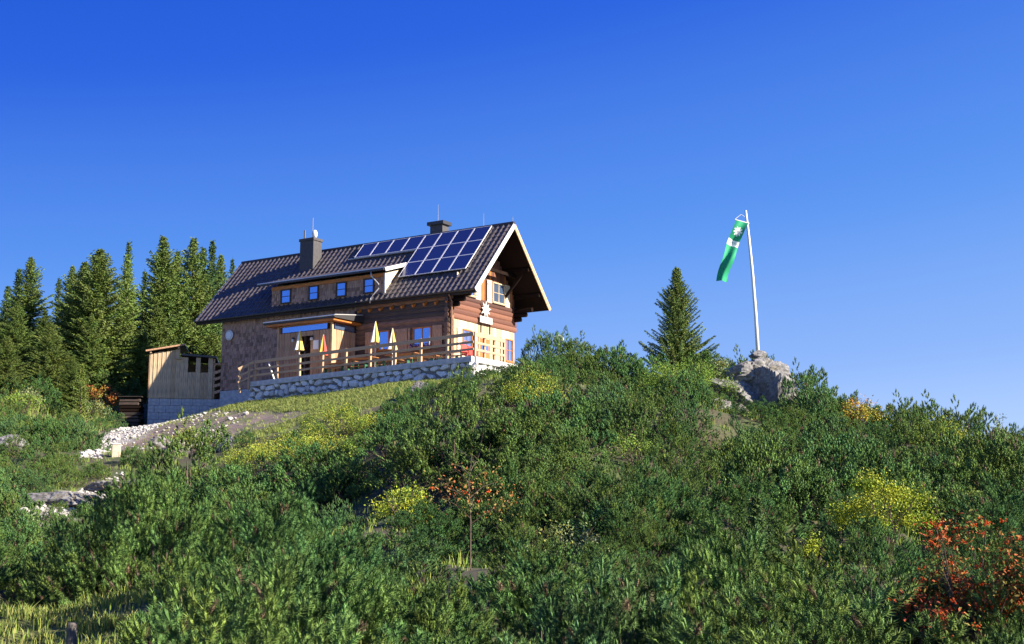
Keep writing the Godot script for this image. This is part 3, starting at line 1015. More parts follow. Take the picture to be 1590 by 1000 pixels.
	for k in 260:
		var p := Vector3(r.randf_range(-0.58, 0.58), r.randf_range(0.06, 0.22), r.randf_range(-0.08, 0.14))
		fl.col = [Color(0.12, 0.03, 0.32), Color(0.2, 0.05, 0.4), Color(0.55, 0.45, 0.62), Color(0.05, 0.12, 0.03)][r.randi() % 4]
		var e := Basis.from_euler(Vector3(r.randf() * 6, r.randf() * 6, 0))
		fl.quad(p + e * Vector3(-0.03, 0, 0), p + e * Vector3(0, 0.03, 0), p + e * Vector3(0.03, 0, 0), p + e * Vector3(0, -0.03, 0))
	put(fl.mesh(), "window_flowers", M.leaf, hut, Vector3(-1.75, 1.34, 0.26)).set_meta("kind", "stuff")

func star_mesh(r1: float, r0: float, n: int, th: float) -> ArrayMesh:
	var g := Geo.new()
	for k in n:
		var a := TAU * k / n
		var rr := r1 * (1.0 if k % 2 == 0 else 0.84)
		var tip := Vector3(sin(a) * rr, cos(a) * rr, 0)
		var l := Vector3(sin(a - PI / n) * r0, cos(a - PI / n) * r0, 0)
		var q := Vector3(sin(a + PI / n) * r0, cos(a + PI / n) * r0, 0)
		var f := Vector3(0, 0, th / 2)
		g.tri(f, l + f, tip + f); g.tri(f, tip + f, q + f)
		g.tri(-f, tip - f, l - f); g.tri(-f, q - f, tip - f)
		g.quad(l - f, tip - f, tip + f, l + f); g.quad(tip - f, q - f, q + f, tip + f)
	return g.mesh()

func disc_mesh(r: float, th: float) -> ArrayMesh:
	var g := Geo.new()
	g.tube([Vector3(0, 0, -th / 2), Vector3(0, 0, th / 2 - 0.02), Vector3(0, 0, th / 2)], [r * 0.9, r, r * 0.9], 20)
	return g.mesh()

# ---------- terrace ----------
const DR := Vector3(4.2, 0.03, 4.2)
const DL := Vector3(-11.0, -0.09, 2.86)

func edge(k: float) -> Vector3:
	return DR.lerp(DL, k)

func stone_mesh(sd: int, w: float, h: float) -> ArrayMesh:
	var r := RandomNumberGenerator.new()
	r.seed = sd
	var g := Geo.new()
	var n := r.randi_range(5, 8)
	var a := []
	var b := []
	for k in n:
		var t := TAU * (k + r.randf_range(-0.25, 0.25)) / n
		var c := Vector2(cos(t), sin(t))
		# squared-off rounded outline
		var e := c / maxf(absf(c.x), absf(c.y))
		c = c.lerp(e, 0.5) * r.randf_range(0.78, 1.08)
		a.append(Vector3(c.x * w / 2, c.y * h / 2, 0))
		b.append(Vector3(c.x * w / 2 * 0.84, c.y * h / 2 * 0.84, r.randf_range(0.07, 0.13)))
	var mid := Vector3(r.randf_range(-0.05, 0.05) * w, r.randf_range(-0.05, 0.05) * h, r.randf_range(0.09, 0.15))
	for k in n:
		var k2 := (k + 1) % n
		g.quad(a[k], b[k], b[k2], a[k2])
		g.tri(b[k], mid, b[k2])
	return g.mesh()

func stone_row(parent: Node, p0: Vector3, p1: Vector3, facing: Vector3, drop: float, sd: int):
	var r := RandomNumberGenerator.new()
	r.seed = sd
	var along := (p1 - p0)
	var ln := along.length()
	along = along / ln
	var bas := Basis(Vector3.UP.cross(facing).normalized(), Vector3.UP, facing)
	var y := 0.0
	var row := 0
	while y < drop:
		var h := r.randf_range(0.24, 0.34)
		var x := -r.randf_range(0.0, 0.3)
		while x < ln:
			var w := r.randf_range(0.2, 0.8)
			var hh := h * r.randf_range(0.7, 1.3)
			var key := "stone%d" % (r.randi() % 22)
			if not boxes.has(key): boxes[key] = stone_mesh(200 + boxes.size(), 1.0, 1.0)
			var o := put(boxes[key], "stone", pick([M.stone_a, M.stone_b, M.stone_c, M.stone_c], r), parent)
			o.transform = Transform3D(bas * Basis(Vector3.BACK, r.randf_range(-0.4, 0.4)) * Basis.from_scale(Vector3(w * 1.08, hh * 1.08, 1.0)), p0 + along * (x + w / 2) + Vector3.DOWN * (y + h / 2 + r.randf_range(-0.07, 0.07)) + facing * 0.005)
			x += w
		y += h
		row += 1

func build_terrace():
	var r := RandomNumberGenerator.new()
	r.seed = 8
	var ter := thing("terrace", "raised terrace with rough stone retaining wall and concrete edge in front of hut", "terrace", HUT_AT, HUT_TURN)
	# floor slab
	var fl := Geo.new()
	var ring := [Vector3(4.15, -0.13, 4.12), Vector3(-11.0, -0.13, 2.78), Vector3(-11.0, -0.13, 0.02), Vector3(0.02, -0.13, 0.02), Vector3(0.02, -0.13, -6.0), Vector3(4.15, -0.13, -6.0)]
	for tr in [[0, 1, 2], [0, 2, 3], [0, 3, 4], [0, 4, 5]]:
		fl.tri(ring[tr[0]], ring[tr[1]], ring[tr[2]])
		fl.tri(ring[tr[0]] + Vector3.DOWN * 0.1, ring[tr[2]] + Vector3.DOWN * 0.1, ring[tr[1]] + Vector3.DOWN * 0.1)
	put(fl.mesh(), "floor", M.stone_b, ter)
	var along := (DL - DR).normalized()
	var out := Vector3(along.z, 0, -along.x).normalized()
	if out.z < 0: out = -out
	var segs := 4
	for k in segs:
		var a := edge(float(k) / segs)
		var b := edge(float(k + 1) / segs)
		var mid := (a + b) / 2
		var ln := (b - a).length() - 0.012
		bx("edge_slab", Vector3(ln, 0.27, 0.42), mid + Vector3(0, -0.135, 0) - out * 0.12, M.concrete, ter, Basis(-along, out.cross(-along), out))
	bx("edge_slab", Vector3(0.42, 0.27, 10.0), Vector3(4.08, -0.112, -0.95), M.concrete, ter)
	# backing and stones
	var back := Geo.new()
	back.box((DR + DL) / 2 + Vector3(0, -0.95, 0) - out * 0.22, Vector3((DL - DR).length() - 0.05, 1.36, 0.3), Basis(-along, out.cross(-along), out))
	put(back.mesh(), "wall_core", M.mortar, ter)
	bx("wall_core", Vector3(0.3, 1.36, 10.0), Vector3(3.98, -0.95, -0.95), M.mortar, ter)
	stone_row(ter, DR + Vector3(0, -0.28, 0) - out * 0.06, DL + Vector3(0, -0.28, 0) - out * 0.06, out, 1.0, 31)
	stone_row(ter, Vector3(4.14, -0.26, 4.2), Vector3(4.14, -0.26, -1.0), Vector3.RIGHT, 1.0, 33)
	# railing
	var rl := thing("terrace_railing", "three-board wooden railing with pale posts round the terrace", "railing", HUT_AT, HUT_TURN)
	var inset := -out * 0.14
	var n := 9
	var last := 0.985
	for k in n + 1:
		var p := edge(last * k / n) + inset
		bx("post", Vector3(0.12, 1.16, 0.12), p + Vector3(0, 0.585, 0), M.post, rl)
	for rr in [[1.05, 0.17], [0.67, 0.115], [0.34, 0.11]]:
		for k in 3:
			var a: Vector3 = edge(last * k / 3.0) + inset + out * 0.085 + Vector3(0, rr[0], 0)
			var b: Vector3 = edge(last * (k + 1) / 3.0) + inset + out * 0.085 + Vector3(0, rr[0], 0)
			beam("rail", a - along * 0.003, b + along * 0.003, 0.045, rr[1], M.rail, rl)
		# sunny side
		beam("rail", Vector3(4.16, rr[0] + 0.03, 4.02), Vector3(4.16, rr[0] + 0.03, 1.4), 0.045, rr[1], M.post, rl)
		# end that steps down to the path
		var e := edge(last) + inset
		beam("rail", e + Vector3(-0.05, rr[0], 0.12), e + Vector3(-0.55, rr[0] - 0.42, 0.75), 0.045, rr[1] * 0.9, M.rail, rl)
	for k in 4:
		bx("post", Vector3(0.12, 1.18, 0.12), Vector3(4.07, 0.61, 4.02 - 0.02 - k * 0.86 - 0.1), M.post, rl)
	for k in 2:
		var e := edge(last) + inset + Vector3(-0.22 - k * 0.3, -0.2 - k * 0.2, 0.34 + k * 0.36)
		bx("post", Vector3(0.11, 1.35, 0.11), e + Vector3(0, 0.45, -0.06), M.post, rl)
	# beer tables with benches
	var sets := [[-5.4, 1.9], [-3.1, 1.35], [-0.6, 1.5], [1.6, 2.3], [-0.9, 2.85], [-3.6, 2.75]]
	var words := ["nearest the porch", "under the left window", "under the right window", "at the sunny corner", "by the railing", "beside the parasols"]
	var inv := Transform3D(Basis(Vector3.UP, HUT_TURN), HUT_AT)
	for k in sets.size():
		var p := inv * Vector3(sets[k][0], -0.13, sets[k][1])
		var t := thing("beer_table", "orange wooden folding table with green legs " + words[k], "table", p, HUT_TURN, "beer garden tables on the terrace")
		bx("tabletop", Vector3(1.9, 0.035, 0.6), Vector3(0, 0.76, 0), M.tablewood, t)
		for s in [-1, 1]:
			for q in [-1, 1]: bx("leg", Vector3(0.04, 0.74, 0.04), Vector3(s * 0.75, 0.37, q * 0.22), M.green_metal, t)
		for s in [-1, 1]:
			var b := thing("beer_bench", "orange wooden bench on the %s side of the table %s" % ["railing" if s > 0 else "house", words[k]], "bench", inv * Vector3(sets[k][0], -0.13, sets[k][1] + s * 0.55), HUT_TURN, "beer garden benches on the terrace")
			bx("seat", Vector3(1.9, 0.035, 0.25), Vector3(0, 0.46, 0), M.tablewood, b)
			for q in [-1, 1]:
				bx("leg", Vector3(0.04, 0.44, 0.2), Vector3(q * 0.75, 0.22, 0), M.green_metal, b)
	# folded parasols
	var par := [
		[-7.85, 2.62, 2.48, M.yellow, M.offwhite, "folded yellow and white parasol in front of the porch door"],
		[-6.28, 2.55, 2.10, M.red, M.yellow, "folded red and yellow parasol at the porch corner"],
		[-2.95, 2.45, 2.52, M.yellow, M.offwhite, "folded yellow and white parasol before the log wall, the taller one"],
		[-2.05, 2.2, 2.12, M.yellow, M.offwhite, "folded pale yellow parasol before the log wall, the shorter one"],
	]
	for q in par:
		var p := thing("parasol", q[5], "parasol", inv * Vector3(q[0], -0.13, q[1]), HUT_TURN + 0.4, "folded parasols on the terrace")
		var h: float = q[2] + 0.13
		var g := Geo.new()
		g.tube([Vector3(0, 0.05, 0), Vector3(0, h, 0)], [0.022, 0.022], 8)
		put(g.mesh(), "pole", M.pole, p)
		for s in 2:
			var c := Geo.new()
			for k in 12:
				if (k / 3) % 2 != s: continue
				var pr := [[h + 0.02, 0.015], [h - 0.35, 0.10], [h - 0.8, 0.20], [h - 1.08, 0.275]]
				for j in 3:
					var f0 := 1.0 if k % 2 == 0 else 0.72
					var f1 := 1.0 if (k + 1) % 2 == 0 else 0.72
					var a0 := TAU * k / 12
					var a1 := TAU * (k + 1) / 12
					var d0 := Vector3(cos(a0), 0, sin(a0)) * f0
					var d1 := Vector3(cos(a1), 0, sin(a1)) * f1
					c.quad(d0 * pr[j][1] + Vector3(0, pr[j][0], 0), d1 * pr[j][1] + Vector3(0, pr[j][0], 0), d1 * pr[j + 1][1] + Vector3(0, pr[j + 1][0], 0), d0 * pr[j + 1][1] + Vector3(0, pr[j + 1][0], 0))
			put(c.mesh(), "canopy", q[3] if s == 0 else q[4], p)
		put(disc_mesh(0.24, 0.1), "foot", M.white, p, Vector3(0, 0.05, 0), Basis(Vector3.RIGHT, PI / 2))
	# red chairs at the sunny end
	for k in 3:
		var c := thing("red_chair", ["red chair beside the corner post of the terrace", "red chair in the middle of the sunny terrace end", "red chair at the far end of the sunny railing"][k], "chair", inv * Vector3(3.0 - k * 0.1, -0.13, 2.9 - k * 0.75), HUT_TURN + 1.4 + k * 0.3, "red chairs at the sunny terrace end")
		bx("seat", Vector3(0.44, 0.05, 0.44), Vector3(0, 0.45, 0), M.red, c)
		bx("backrest", Vector3(0.44, 0.42, 0.04), Vector3(0, 0.76, -0.22), M.red, c, Basis(Vector3.RIGHT, -0.12))
		for s in [-1, 1]:
			for q in [-1, 1]: bx("leg", Vector3(0.035, 0.43, 0.035), Vector3(s * 0.19, 0.215, q * 0.19), M.metal_grey, c)
	# a pale board leaning on the railing
	var lb := beam("leaning_board", inv * (edge(0.905) + inset + Vector3(0.25, -0.1, -0.02)), inv * (edge(0.925) + inset + Vector3(-0.05, 1.0, -0.1)), 0.1, 0.05, M.white, self)
	tag(lb, "pale board leaning inside the left end of the terrace railing", "board")

# ---------- shed ----------
func build_shed():
	var r := RandomNumberGenerator.new()
	r.seed = 12
	var at := Vector3(-20.57, 9.97, -77.6)
	var sh := thing("shed", "pale board shed on a block base at the left end of the hut", "shed", at, 0.16)
	var W1 := 1.72
	var W2 := 3.5
	bx("back_wall", Vector3(W2, 2.3, 0.05), Vector3(W2 / 2, 1.15, -2.6), M.pale_b, sh)
	bx("side_wall", Vector3(0.05, 2.3, 2.5), Vector3(W2 - 0.03, 1.15, -1.3), M.pale_b, sh)
	bx("floor", Vector3(W2, 0.06, 2.6), Vector3(W2 / 2, 0.02, -1.33), M.pale_b, sh)
	var x := 0.0
	var i := 0
	while x < W2 - 0.05:
		var w := 0.232
		var cx := x + w / 2
		var top := 2.52 + cx * 0.19 if cx < W1 else 2.34
		var hole := (cx > 2.10 and cx < 2.50) or (cx > 2.85 and cx < 3.30)
		var m = pick([M.pale_a, M.pale_b, M.pale_c], r)
		if hole:
			top = 1.52
		bx("board", Vector3(w - 0.01, snappedf(top, 0.05), 0.03), Vector3(cx, snappedf(top, 0.05) / 2, 0.0), m, sh)
		if not hole:
			bx("batten", Vector3(0.06, snappedf(top, 0.05), 0.025), Vector3(x + w, snappedf(top, 0.05) / 2, 0.028), m, sh)
		x += w
		i += 1
	bx("corner_board", Vector3(0.05, 2.55, 2.5), Vector3(-0.03, 1.27, -1.25), M.larch_c, sh)
	# rising roof on the left, dark low roof on the right
	var rr := bx("roof", Vector3(2.2, 0.09, 2.9), Vector3(0.85, 2.86, -1.2), M.metal_dark, sh, Basis(Vector3.BACK, 0.19))
	bx("roof_edge", Vector3(2.22, 0.10, 0.05), Vector3(0, 0, 1.47), M.larch_a, rr)
	bx("rafter_end", Vector3(0.1, 0.12, 0.4), Vector3(0.72, -0.11, 1.2), M.pale_b, rr)
	bx("rafter_end", Vector3(0.1, 0.12, 0.4), Vector3(-0.85, -0.11, 1.2), M.pale_b, rr)
	bx("roof", Vector3(2.0, 0.12, 2.9), Vector3(2.72, 2.44, -1.25), M.metal_dark, sh, Basis(Vector3.BACK, -0.06))
	bx("ledge", Vector3(0.3, 0.06, 0.14), Vector3(1.6, 2.25, 0.09), M.pale_b, sh)
	# block base
	for row in 5:
		var bxx := -0.02 - (0.25 if row % 2 else 0.0)
		while bxx < 4.4:
			var w := 0.62
			var a := maxf(bxx, -0.02)
			var b := minf(bxx + w, 4.4)
			if b - a > 0.05:
				bx("block", Vector3(snappedf(b - a - 0.012, 0.01), 0.39, 0.3), Vector3((a + b) / 2, -0.21 - row * 0.4, -0.17), M.block, sh)
			bxx += w
	bx("wall", Vector3(0.3, 2.0, 2.5), Vector3(0.14, -1.03, -1.58), M.block, sh)
	# stair with slanted boards between shed and hut
	for k in 4:
		beam("stair_board", Vector3(3.62, 0.35 + k * 0.38, 0.02), Vector3(4.45, 0.62 + k * 0.40, 0.02), 0.04, 0.16, M.larch_b, sh)
	bx("stair_post", Vector3(0.1, 2.3, 0.1), Vector3(3.58, 1.15, -0.04), M.larch_a, sh)
	bx("stair_post", Vector3(0.1, 1.6, 0.1), Vector3(4.38, 0.8, -0.04), M.larch_a, sh)
	bx("lintel", Vector3(0.9, 0.12, 0.1), Vector3(4.0, 2.0, -0.04), M.larch_c, sh)
	bx("side_wall", Vector3(0.9, 2.2, 0.1), Vector3(4.0, 1.1, -2.5), M.larch_c, sh)
	# dark stack of planks on the downhill side
	var ws := thing("plank_stack", "dark weathered stack of planks against the block base of the shed", "planks", at + Vector3(-0.95, -1.95, -0.25))
	for row in 10:
		for k in 2:
			bx("plank", Vector3(1.2 - r.randf() * 0.12, 0.15, 0.5), Vector3(r.randf_range(-0.06, 0.06) - 0.05, 0.08 + row * 0.19, -0.3 + k * 0.55), pick([M.dark_board, M.shade_dark_wood, M.log_b], r), ws)
	bx("cover_board", Vector3(1.35, 0.05, 1.3), Vector3(-0.02, 1.99, -0.05), M.dark_board, ws)
	# planks lying on the rubble
	for k in 3:
		var p := Vector3(-17.1 + k * 0.55, 0, -75.2 + k * 0.3)
		p.y = height(p.x, p.z) + 0.12
		var q := p + Vector3(1.15, 0.75, -1.6)
		q.y = height(q.x, q.z) + 0.14
		var o := beam("plank_on_rubble", p, q, 0.22, 0.05, M.pale_c, self)
		tag(o, ["pale plank lying on the rubble, nearest the shed base", "pale plank lying on the rubble, middle of three", "pale plank lying on the rubble, nearest the terrace"][k], "plank", "planks lying on the rubble")

# ---------- flag ----------
func build_flag():
	var fp := thing("flagpole", "tall slightly bent white flagpole on the rock outcrop", "flagpole", Vector3(9.61, 9.0, -53.3))
	var g := Geo.new()
	g.tube([Vector3(0, 0.1, 0), Vector3(-0.05, 1.6, 0.02), Vector3(-0.14, 3.4, 0.03), Vector3(-0.24, 4.8, 0.03), Vector3(-0.33, 5.85, 0.02)], [0.075, 0.068, 0.06, 0.052, 0.045], 10)
	put(g.mesh(true), "pole", M.pole, fp)
	put(rock_mesh(91, Vector3(0.34, 0.2, 0.34), 12), "concrete_foot", M.rock, fp, Vector3(0, 0.04, 0))
	beam("crossbar", Vector3(-0.78, 5.46, 0.10), Vector3(-0.22, 5.30, 0.10), 0.05, 0.05, M.pole, fp)
	var ln := Geo.new()
	ln.tube([Vector3(-0.77, 5.48, 0.1), Vector3(-0.53, 5.68, 0.06), Vector3(-0.31, 5.55, 0.03)], [0.012, 0.012, 0.012], 4)
	put(ln.mesh(), "rope", M.pole, fp)
	# the long banner: a sheet that bends away and back
	var fl := Geo.new()
	var rows := 40
	var cols := 8
	var P := []
	for j in rows + 1:
		var k := float(j) / rows
		var row := []
		for i in cols + 1:
			var u := float(i) / cols
			var top := Vector3(-0.74, 5.43, 0.10).lerp(Vector3(-0.29, 5.30, 0.10), u)
			var bot := Vector3(-1.56, 3.02, 0.10).lerp(Vector3(-1.14, 2.97, 0.10), u)
			var ctl := Vector3(-1.20, 4.45, 0.10).lerp(Vector3(-0.80, 4.15, 0.10), u)
			var p := top.lerp(ctl, k).lerp(ctl.lerp(bot, k), k)
			p.z += sin(u * 6.5 + k * 5.0) * 0.09 * (0.3 + k) + sin(k * 11.0 + u) * 0.09
			p.x += sin(k * 13.0) * 0.025 * k
			row.append(p)
		P.append(row)
	for j in rows:
		for i in cols:
			var q := [P[j][i], P[j][i + 1], P[j + 1][i + 1], P[j + 1][i]]
			var uv := [Vector2(i, j), Vector2(i + 1, j), Vector2(i + 1, j + 1), Vector2(i, j + 1)]
			for w in [0, 1, 2, 0, 2, 3]:
				fl.v.push_back(q[w])
				fl.c.push_back(Color.WHITE)
				fl.t.push_back(Vector2(uv[w].x / cols, uv[w].y / rows))
	var im := Image.create(96, 512, false, Image.FORMAT_RGB8)
	im.fill(Color8(26, 152, 106))
	im.fill_rect(Rect2i(0, 168, 96, 52), Color8(236, 238, 234))
	# small green lettering, too small to read
	for k in 5:
		im.fill_rect(Rect2i(12 + k * 15, 184, 4, 20), Color8(70, 140, 110))
		im.fill_rect(Rect2i(12 + k * 15, 184 + (k % 3) * 7, 9, 4), Color8(70, 140, 110))
	for y in 512:
		for x in 96:
			var d := Vector2(x - 48, (y - 92) * 0.92)
			var a := atan2(d.y, d.x)
			var rr := 21.0 + 17.0 * pow(absf(cos(a * 4.5)), 1.4)
			if d.length() < rr: im.set_pixel(x, y, Color8(238, 240, 238))
			if d.length() < 8.0: im.set_pixel(x, y, Color8(120, 150, 140) if (x + y) % 5 < 3 else Color8(230, 232, 226))
	im.generate_mipmaps()
	var fm := StandardMaterial3D.new()
	fm.albedo_texture = ImageTexture.create_from_image(im)
	fm.roughness = 0.75
	fm.cull_mode = BaseMaterial3D.CULL_DISABLED
	fm.backlight_enabled = true
	fm.backlight = Color(0.5, 0.5, 0.5)
	var banner := put(fl.mesh(true), "banner_flag", fm, self, Vector3(9.61, 9.0, -53.3))
	tag(banner, "long green banner with white edelweiss and white band hanging from flagpole", "flag")

# ---------- conifers ----------
func spruce_crown(sd: int, H: float, R: float, base: Color, droop: float, full := 1.0, fine := 1.0) -> ArrayMesh:
	var r := RandomNumberGenerator.new()
	r.seed = sd
	var g := Geo.new()
	var y := 0.05 * H
	while y < H * 0.985:
		var f := 1.0 - y / H
		var n := int(round(r.randf_range(6.0, 8.5) * (0.75 + 0.25 * full)))
		var reach := R * pow(f, 0.95) * (0.86 + 0.14 * sin(y * 3.1 + sd)) + 0.10 * fine
		var a0 := r.randf() * TAU
		for b in n:
			var az := a0 + TAU * b / n + r.randf_range(-0.3, 0.3)
			var L := reach * r.randf_range(0.62, 1.15)
			var dh := Vector3(cos(az), 0, sin(az))
			var side := Vector3(-sin(az), 0, cos(az))
			var slope := lerpf(-droop, 0.9, pow(1.0 - f, 1.8)) + r.randf_range(-0.12, 0.12)
			var yo := y + r.randf_range(-0.14, 0.14) * fine
			var k := r.randf_range(0.75, 1.3)
			var bc := Color(base.r * k * r.randf_range(0.9, 1.15), base.g * k, base.b * k * r.randf_range(0.85, 1.15))
			var s := 0.16
			var prev := Vector3(0, yo, 0)
			while s <= 1.02:
				var p := dh * (L * s) + Vector3(0, yo + L * (slope * s + 0.22 * s * s), 0)
				var tl := (0.16 + 0.34 * minf(1.0, L * 0.6) * (1.15 - 0.75 * s)) * r.randf_range(0.75, 1.2) * fine
				for sg in [-1.0, 1.0]:
					var td: Vector3 = (side * sg * r.randf_range(0.6, 1.0) + dh * r.randf_range(0.35, 0.8) + Vector3(0, r.randf_range(-0.55, 0.05), 0)).normalized()
					var wd: Vector3 = td.cross(Vector3(r.randfn(), r.randfn(), r.randfn())).normalized() * tl
					var w2 := wd.cross(td)
					# a feather of needle-covered twiglets
					for f3 in 5:
						var kk := r.randf_range(0.8, 1.25)
						g.col = Color(bc.r * kk, bc.g * kk, bc.b * kk)
						var fr: Vector3 = p + td * tl * (f3 * 0.16)
						var tt: Vector3 = fr + td * tl * r.randf_range(0.3, 0.5) + wd * r.randf_range(-0.42, 0.42) + w2 * r.randf_range(-0.3, 0.3)
						var ww := (tt - fr).cross(wd + w2 * r.randf_range(-1.0, 1.0)).normalized() * 0.045 * fine
						g.tri(fr - ww, fr + ww, tt)
				var w3 := side * 0.05 * fine
				g.tri(prev - w3, prev + w3, p)
				var hg := Vector3(0, -tl * 0.45, 0)
				g.tri(prev, p, p + hg + side * r.randf_range(-0.08, 0.08))
				prev = p
				s += 0.15 * fine / maxf(L, 0.35) / (0.6 + 0.4 * full)
		y += r.randf_range(0.24, 0.36) * (0.4 + 0.6 * fine) / full * (0.55 + 0.45 * f)
	for k in 24:
		var a := r.randf() * TAU
		var p := Vector3(0, H - k * 0.035, 0)
		var d := Vector3(cos(a), 1.1, sin(a)) * (0.08 + k * 0.006)
		g.tri(p + Vector3(0.02, 0, 0), p - Vector3(0.02, 0, 0), p + d)
	return g.mesh()

func trunk_mesh(H: float, r0: float) -> ArrayMesh:
	var g := Geo.new()
	g.tube([Vector3(0, -0.5, 0), Vector3(0.02, H * 0.3, 0), Vector3(0, H * 0.7, 0.02), Vector3(0, H * 0.99, 0)], [r0 * 1.15, r0 * 0.8, r0 * 0.4, 0.015], 8, false)
	return g.mesh()

func tree(called: String, crown: Mesh, trunk: Mesh, x: float, z: float, s: Vector3, turn: float, label: String, group := ""):
	var o := thing(called, label, "tree", Vector3(x, height(x, z) - 0.05, z), turn, group)
	put(trunk, "trunk", M.bark, o, Vector3.ZERO, Basis.from_scale(s))
	put(crown, "crown", M.needle, o, Vector3.ZERO, Basis.from_scale(s))
	return o

func build_forest():
	var green := Color(0.105, 0.155, 0.040)
	var dark := Color(0.060, 0.105, 0.036)
	var pale := Color(0.15, 0.225, 0.055)
	var crowns := [spruce_crown(101, 10.0, 3.4, green, 0.35, 1.0, 0.75), spruce_crown(102, 10.0, 3.7, green, 0.25, 1.1, 0.75), spruce_crown(103, 10.0, 2.6, dark, 0.45, 0.9, 0.75), spruce_crown(104, 10.0, 2.8, pale, 0.1, 0.8, 0.7), spruce_crown(105, 10.0, 4.2, Color(0.115, 0.160, 0.042), 0.15, 1.2, 0.75), spruce_crown(106, 10.0, 1.7, dark, 0.5, 0.65, 0.75)]
	var trunk := trunk_mesh(10.0, 0.17)
	# x, distance, height, width factor, crown, label
	var list := [
		[-33.7, 90.5, 8.2, 1.0, 2, "narrow dark spruce nearest the left edge of the picture"],
		[-34.0, 93.2, 10.4, 0.9, 2, "dark slim spruce second from the left edge"],
		[-31.4, 88.2, 9.2, 1.15, 0, "tall spruce with long spreading branches left of the gap in the forest"],
		[-32.2, 96.2, 10.8, 0.9, 5, "thin sparse spruce standing in the gap of the forest"],
		[-30.3, 93.1, 10.4, 0.9, 0, "green spruce just right of the gap in the forest"],
		[-27.4, 86.6, 8.2, 1.2, 1, "bushy spruce leaning against the broad forest pine"],
		[-25.7, 84.2, 8.7, 1.3, 4, "broad full-crowned conifer in the middle of the forest"],
		[-25.3, 88.8, 9.5, 1.0, 3, "pale green larch right of the broad conifer"],
		[-28.9, 101.7, 15.1, 0.7, 5, "thin spruce top rising highest behind the larch"],
		[-27.7, 102.0, 12.8, 0.75, 5, "sparse spruce top between larch and the right-hand spruces"],
		[-24.0, 92.8, 12.2, 1.05, 1, "big dense spruce, left one of the right-hand forest group"],
		[-24.3, 97.9, 12.9, 0.9, 0, "spruce half hidden behind the big dense spruce"],
		[-22.4, 94.8, 12.9, 1.0, 0, "big tall spruce in the middle of the right-hand forest group"],
		[-22.6, 98.8, 13.3, 0.85, 2, "dark spruce right of the tallest forest spruces"],
		[-22.6, 101.7, 14.7, 0.75, 2, "slim dark spruce near the left end of the hut roof"],
		[-22.4, 103.8, 14.3, 0.8, 0, "spruce beside the left roof edge of the hut"],
		[-22.7, 109.7, 15.8, 0.6, 5, "thin spruce tip closest to the hut roof"],
		[-28.6, 83.2, 4.6, 1.3, 1, "middle-sized spruce in front of the tall spruces at the left"],
		[-23.6, 90.5, 6.6, 1.3, 4, "low broad conifer behind the shed"],
		[-25.9, 89.4, 5.6, 1.3, 1, "low spruce left of the shed"],
		[-20.2, 92.0, 5.6, 1.4, 4, "low bushy conifer between shed and hut roof"],
		[-18.3, 90.5, 4.8, 1.5, 1, "low spruce right behind the shed roof"],
		[-31.5, 84.0, 4.0, 1.5, 4, "low conifer at the left edge before the tall trees"],
		[-33.0, 87.0, 5.5, 1.2, 1, "spruce of middle height at the far left edge"],
		[-28.0, 92.0, 7.5, 1.2, 0, "shadowed spruce deep between the broad conifers"],
		[-26.6, 95.0, 9.0, 1.1, 1, "dense spruce behind the pale larch"],
		[-29.0, 79.5, 5.2, 1.3, 1, "low spruce in the undergrowth before the tall left spruces"],
		[-26.6, 78.5, 4.4, 1.3, 4, "low bushy conifer in the undergrowth left of the young larch"],
		[-25.2, 81.5, 5.0, 1.2, 0, "young spruce in front of the broad conifer"],
		[-31.0, 86.5, 5.0, 1.2, 2, "dark young spruce between the left spruces"],
		[-24.6, 76.5, 3.2, 1.4, 1, "small spruce close behind the young larch"],
		[-27.6, 74.5, 3.6, 1.4, 4, "small conifer at the left edge below the forest"],
		[-22.9, 84.5, 4.6, 1.2, 1, "young spruce behind the plank stack"],
	]
	var k := 0
	for t in list:
		var s: float = t[2] / 10.0
		tree("larch_tree" if t[4] == 3 else "spruce_tree", crowns[t[4]], trunk, t[0], -t[1], Vector3(s * t[3], s, s * t[3]), k * 1.7, t[5], "conifers of the forest left of the hut")
		k += 1
	var yl := spruce_crown(120, 3.2, 0.85, Color(0.15, 0.20, 0.05), 0.0, 0.9, 0.5)
	tree("young_larch", yl, trunk_mesh(3.2, 0.05), -22.5, -71.5, Vector3.ONE, 0.3, "young pale green larch in front of the forest")
	var cs := spruce_crown(130, 5.0, 2.3, Color(0.125, 0.175, 0.050), -0.05, 1.7, 0.45)
	tree("crest_spruce", cs, trunk_mesh(5.0, 0.1), 6.85, -56.2, Vector3(0.8, 1, 0.8), 2.0, "single dense spruce standing on the crest against the sky")
	var ys := spruce_crown(140, 1.5, 0.6, Color(0.085, 0.14, 0.05), -0.3, 1.1, 0.35)
	var small := [[-5.2, -27.5, 0.9, "small feathery spruce among the lower pines on the left"], [4.6, -26.2, 1.0, "small pale spruce beside the yellow shrubs"]]
	var tk := trunk_mesh(1.5, 0.03)
	for q in small:
		tree("small_spruce", ys, tk, q[0], q[1], Vector3.ONE * q[2], q[0], q[3])

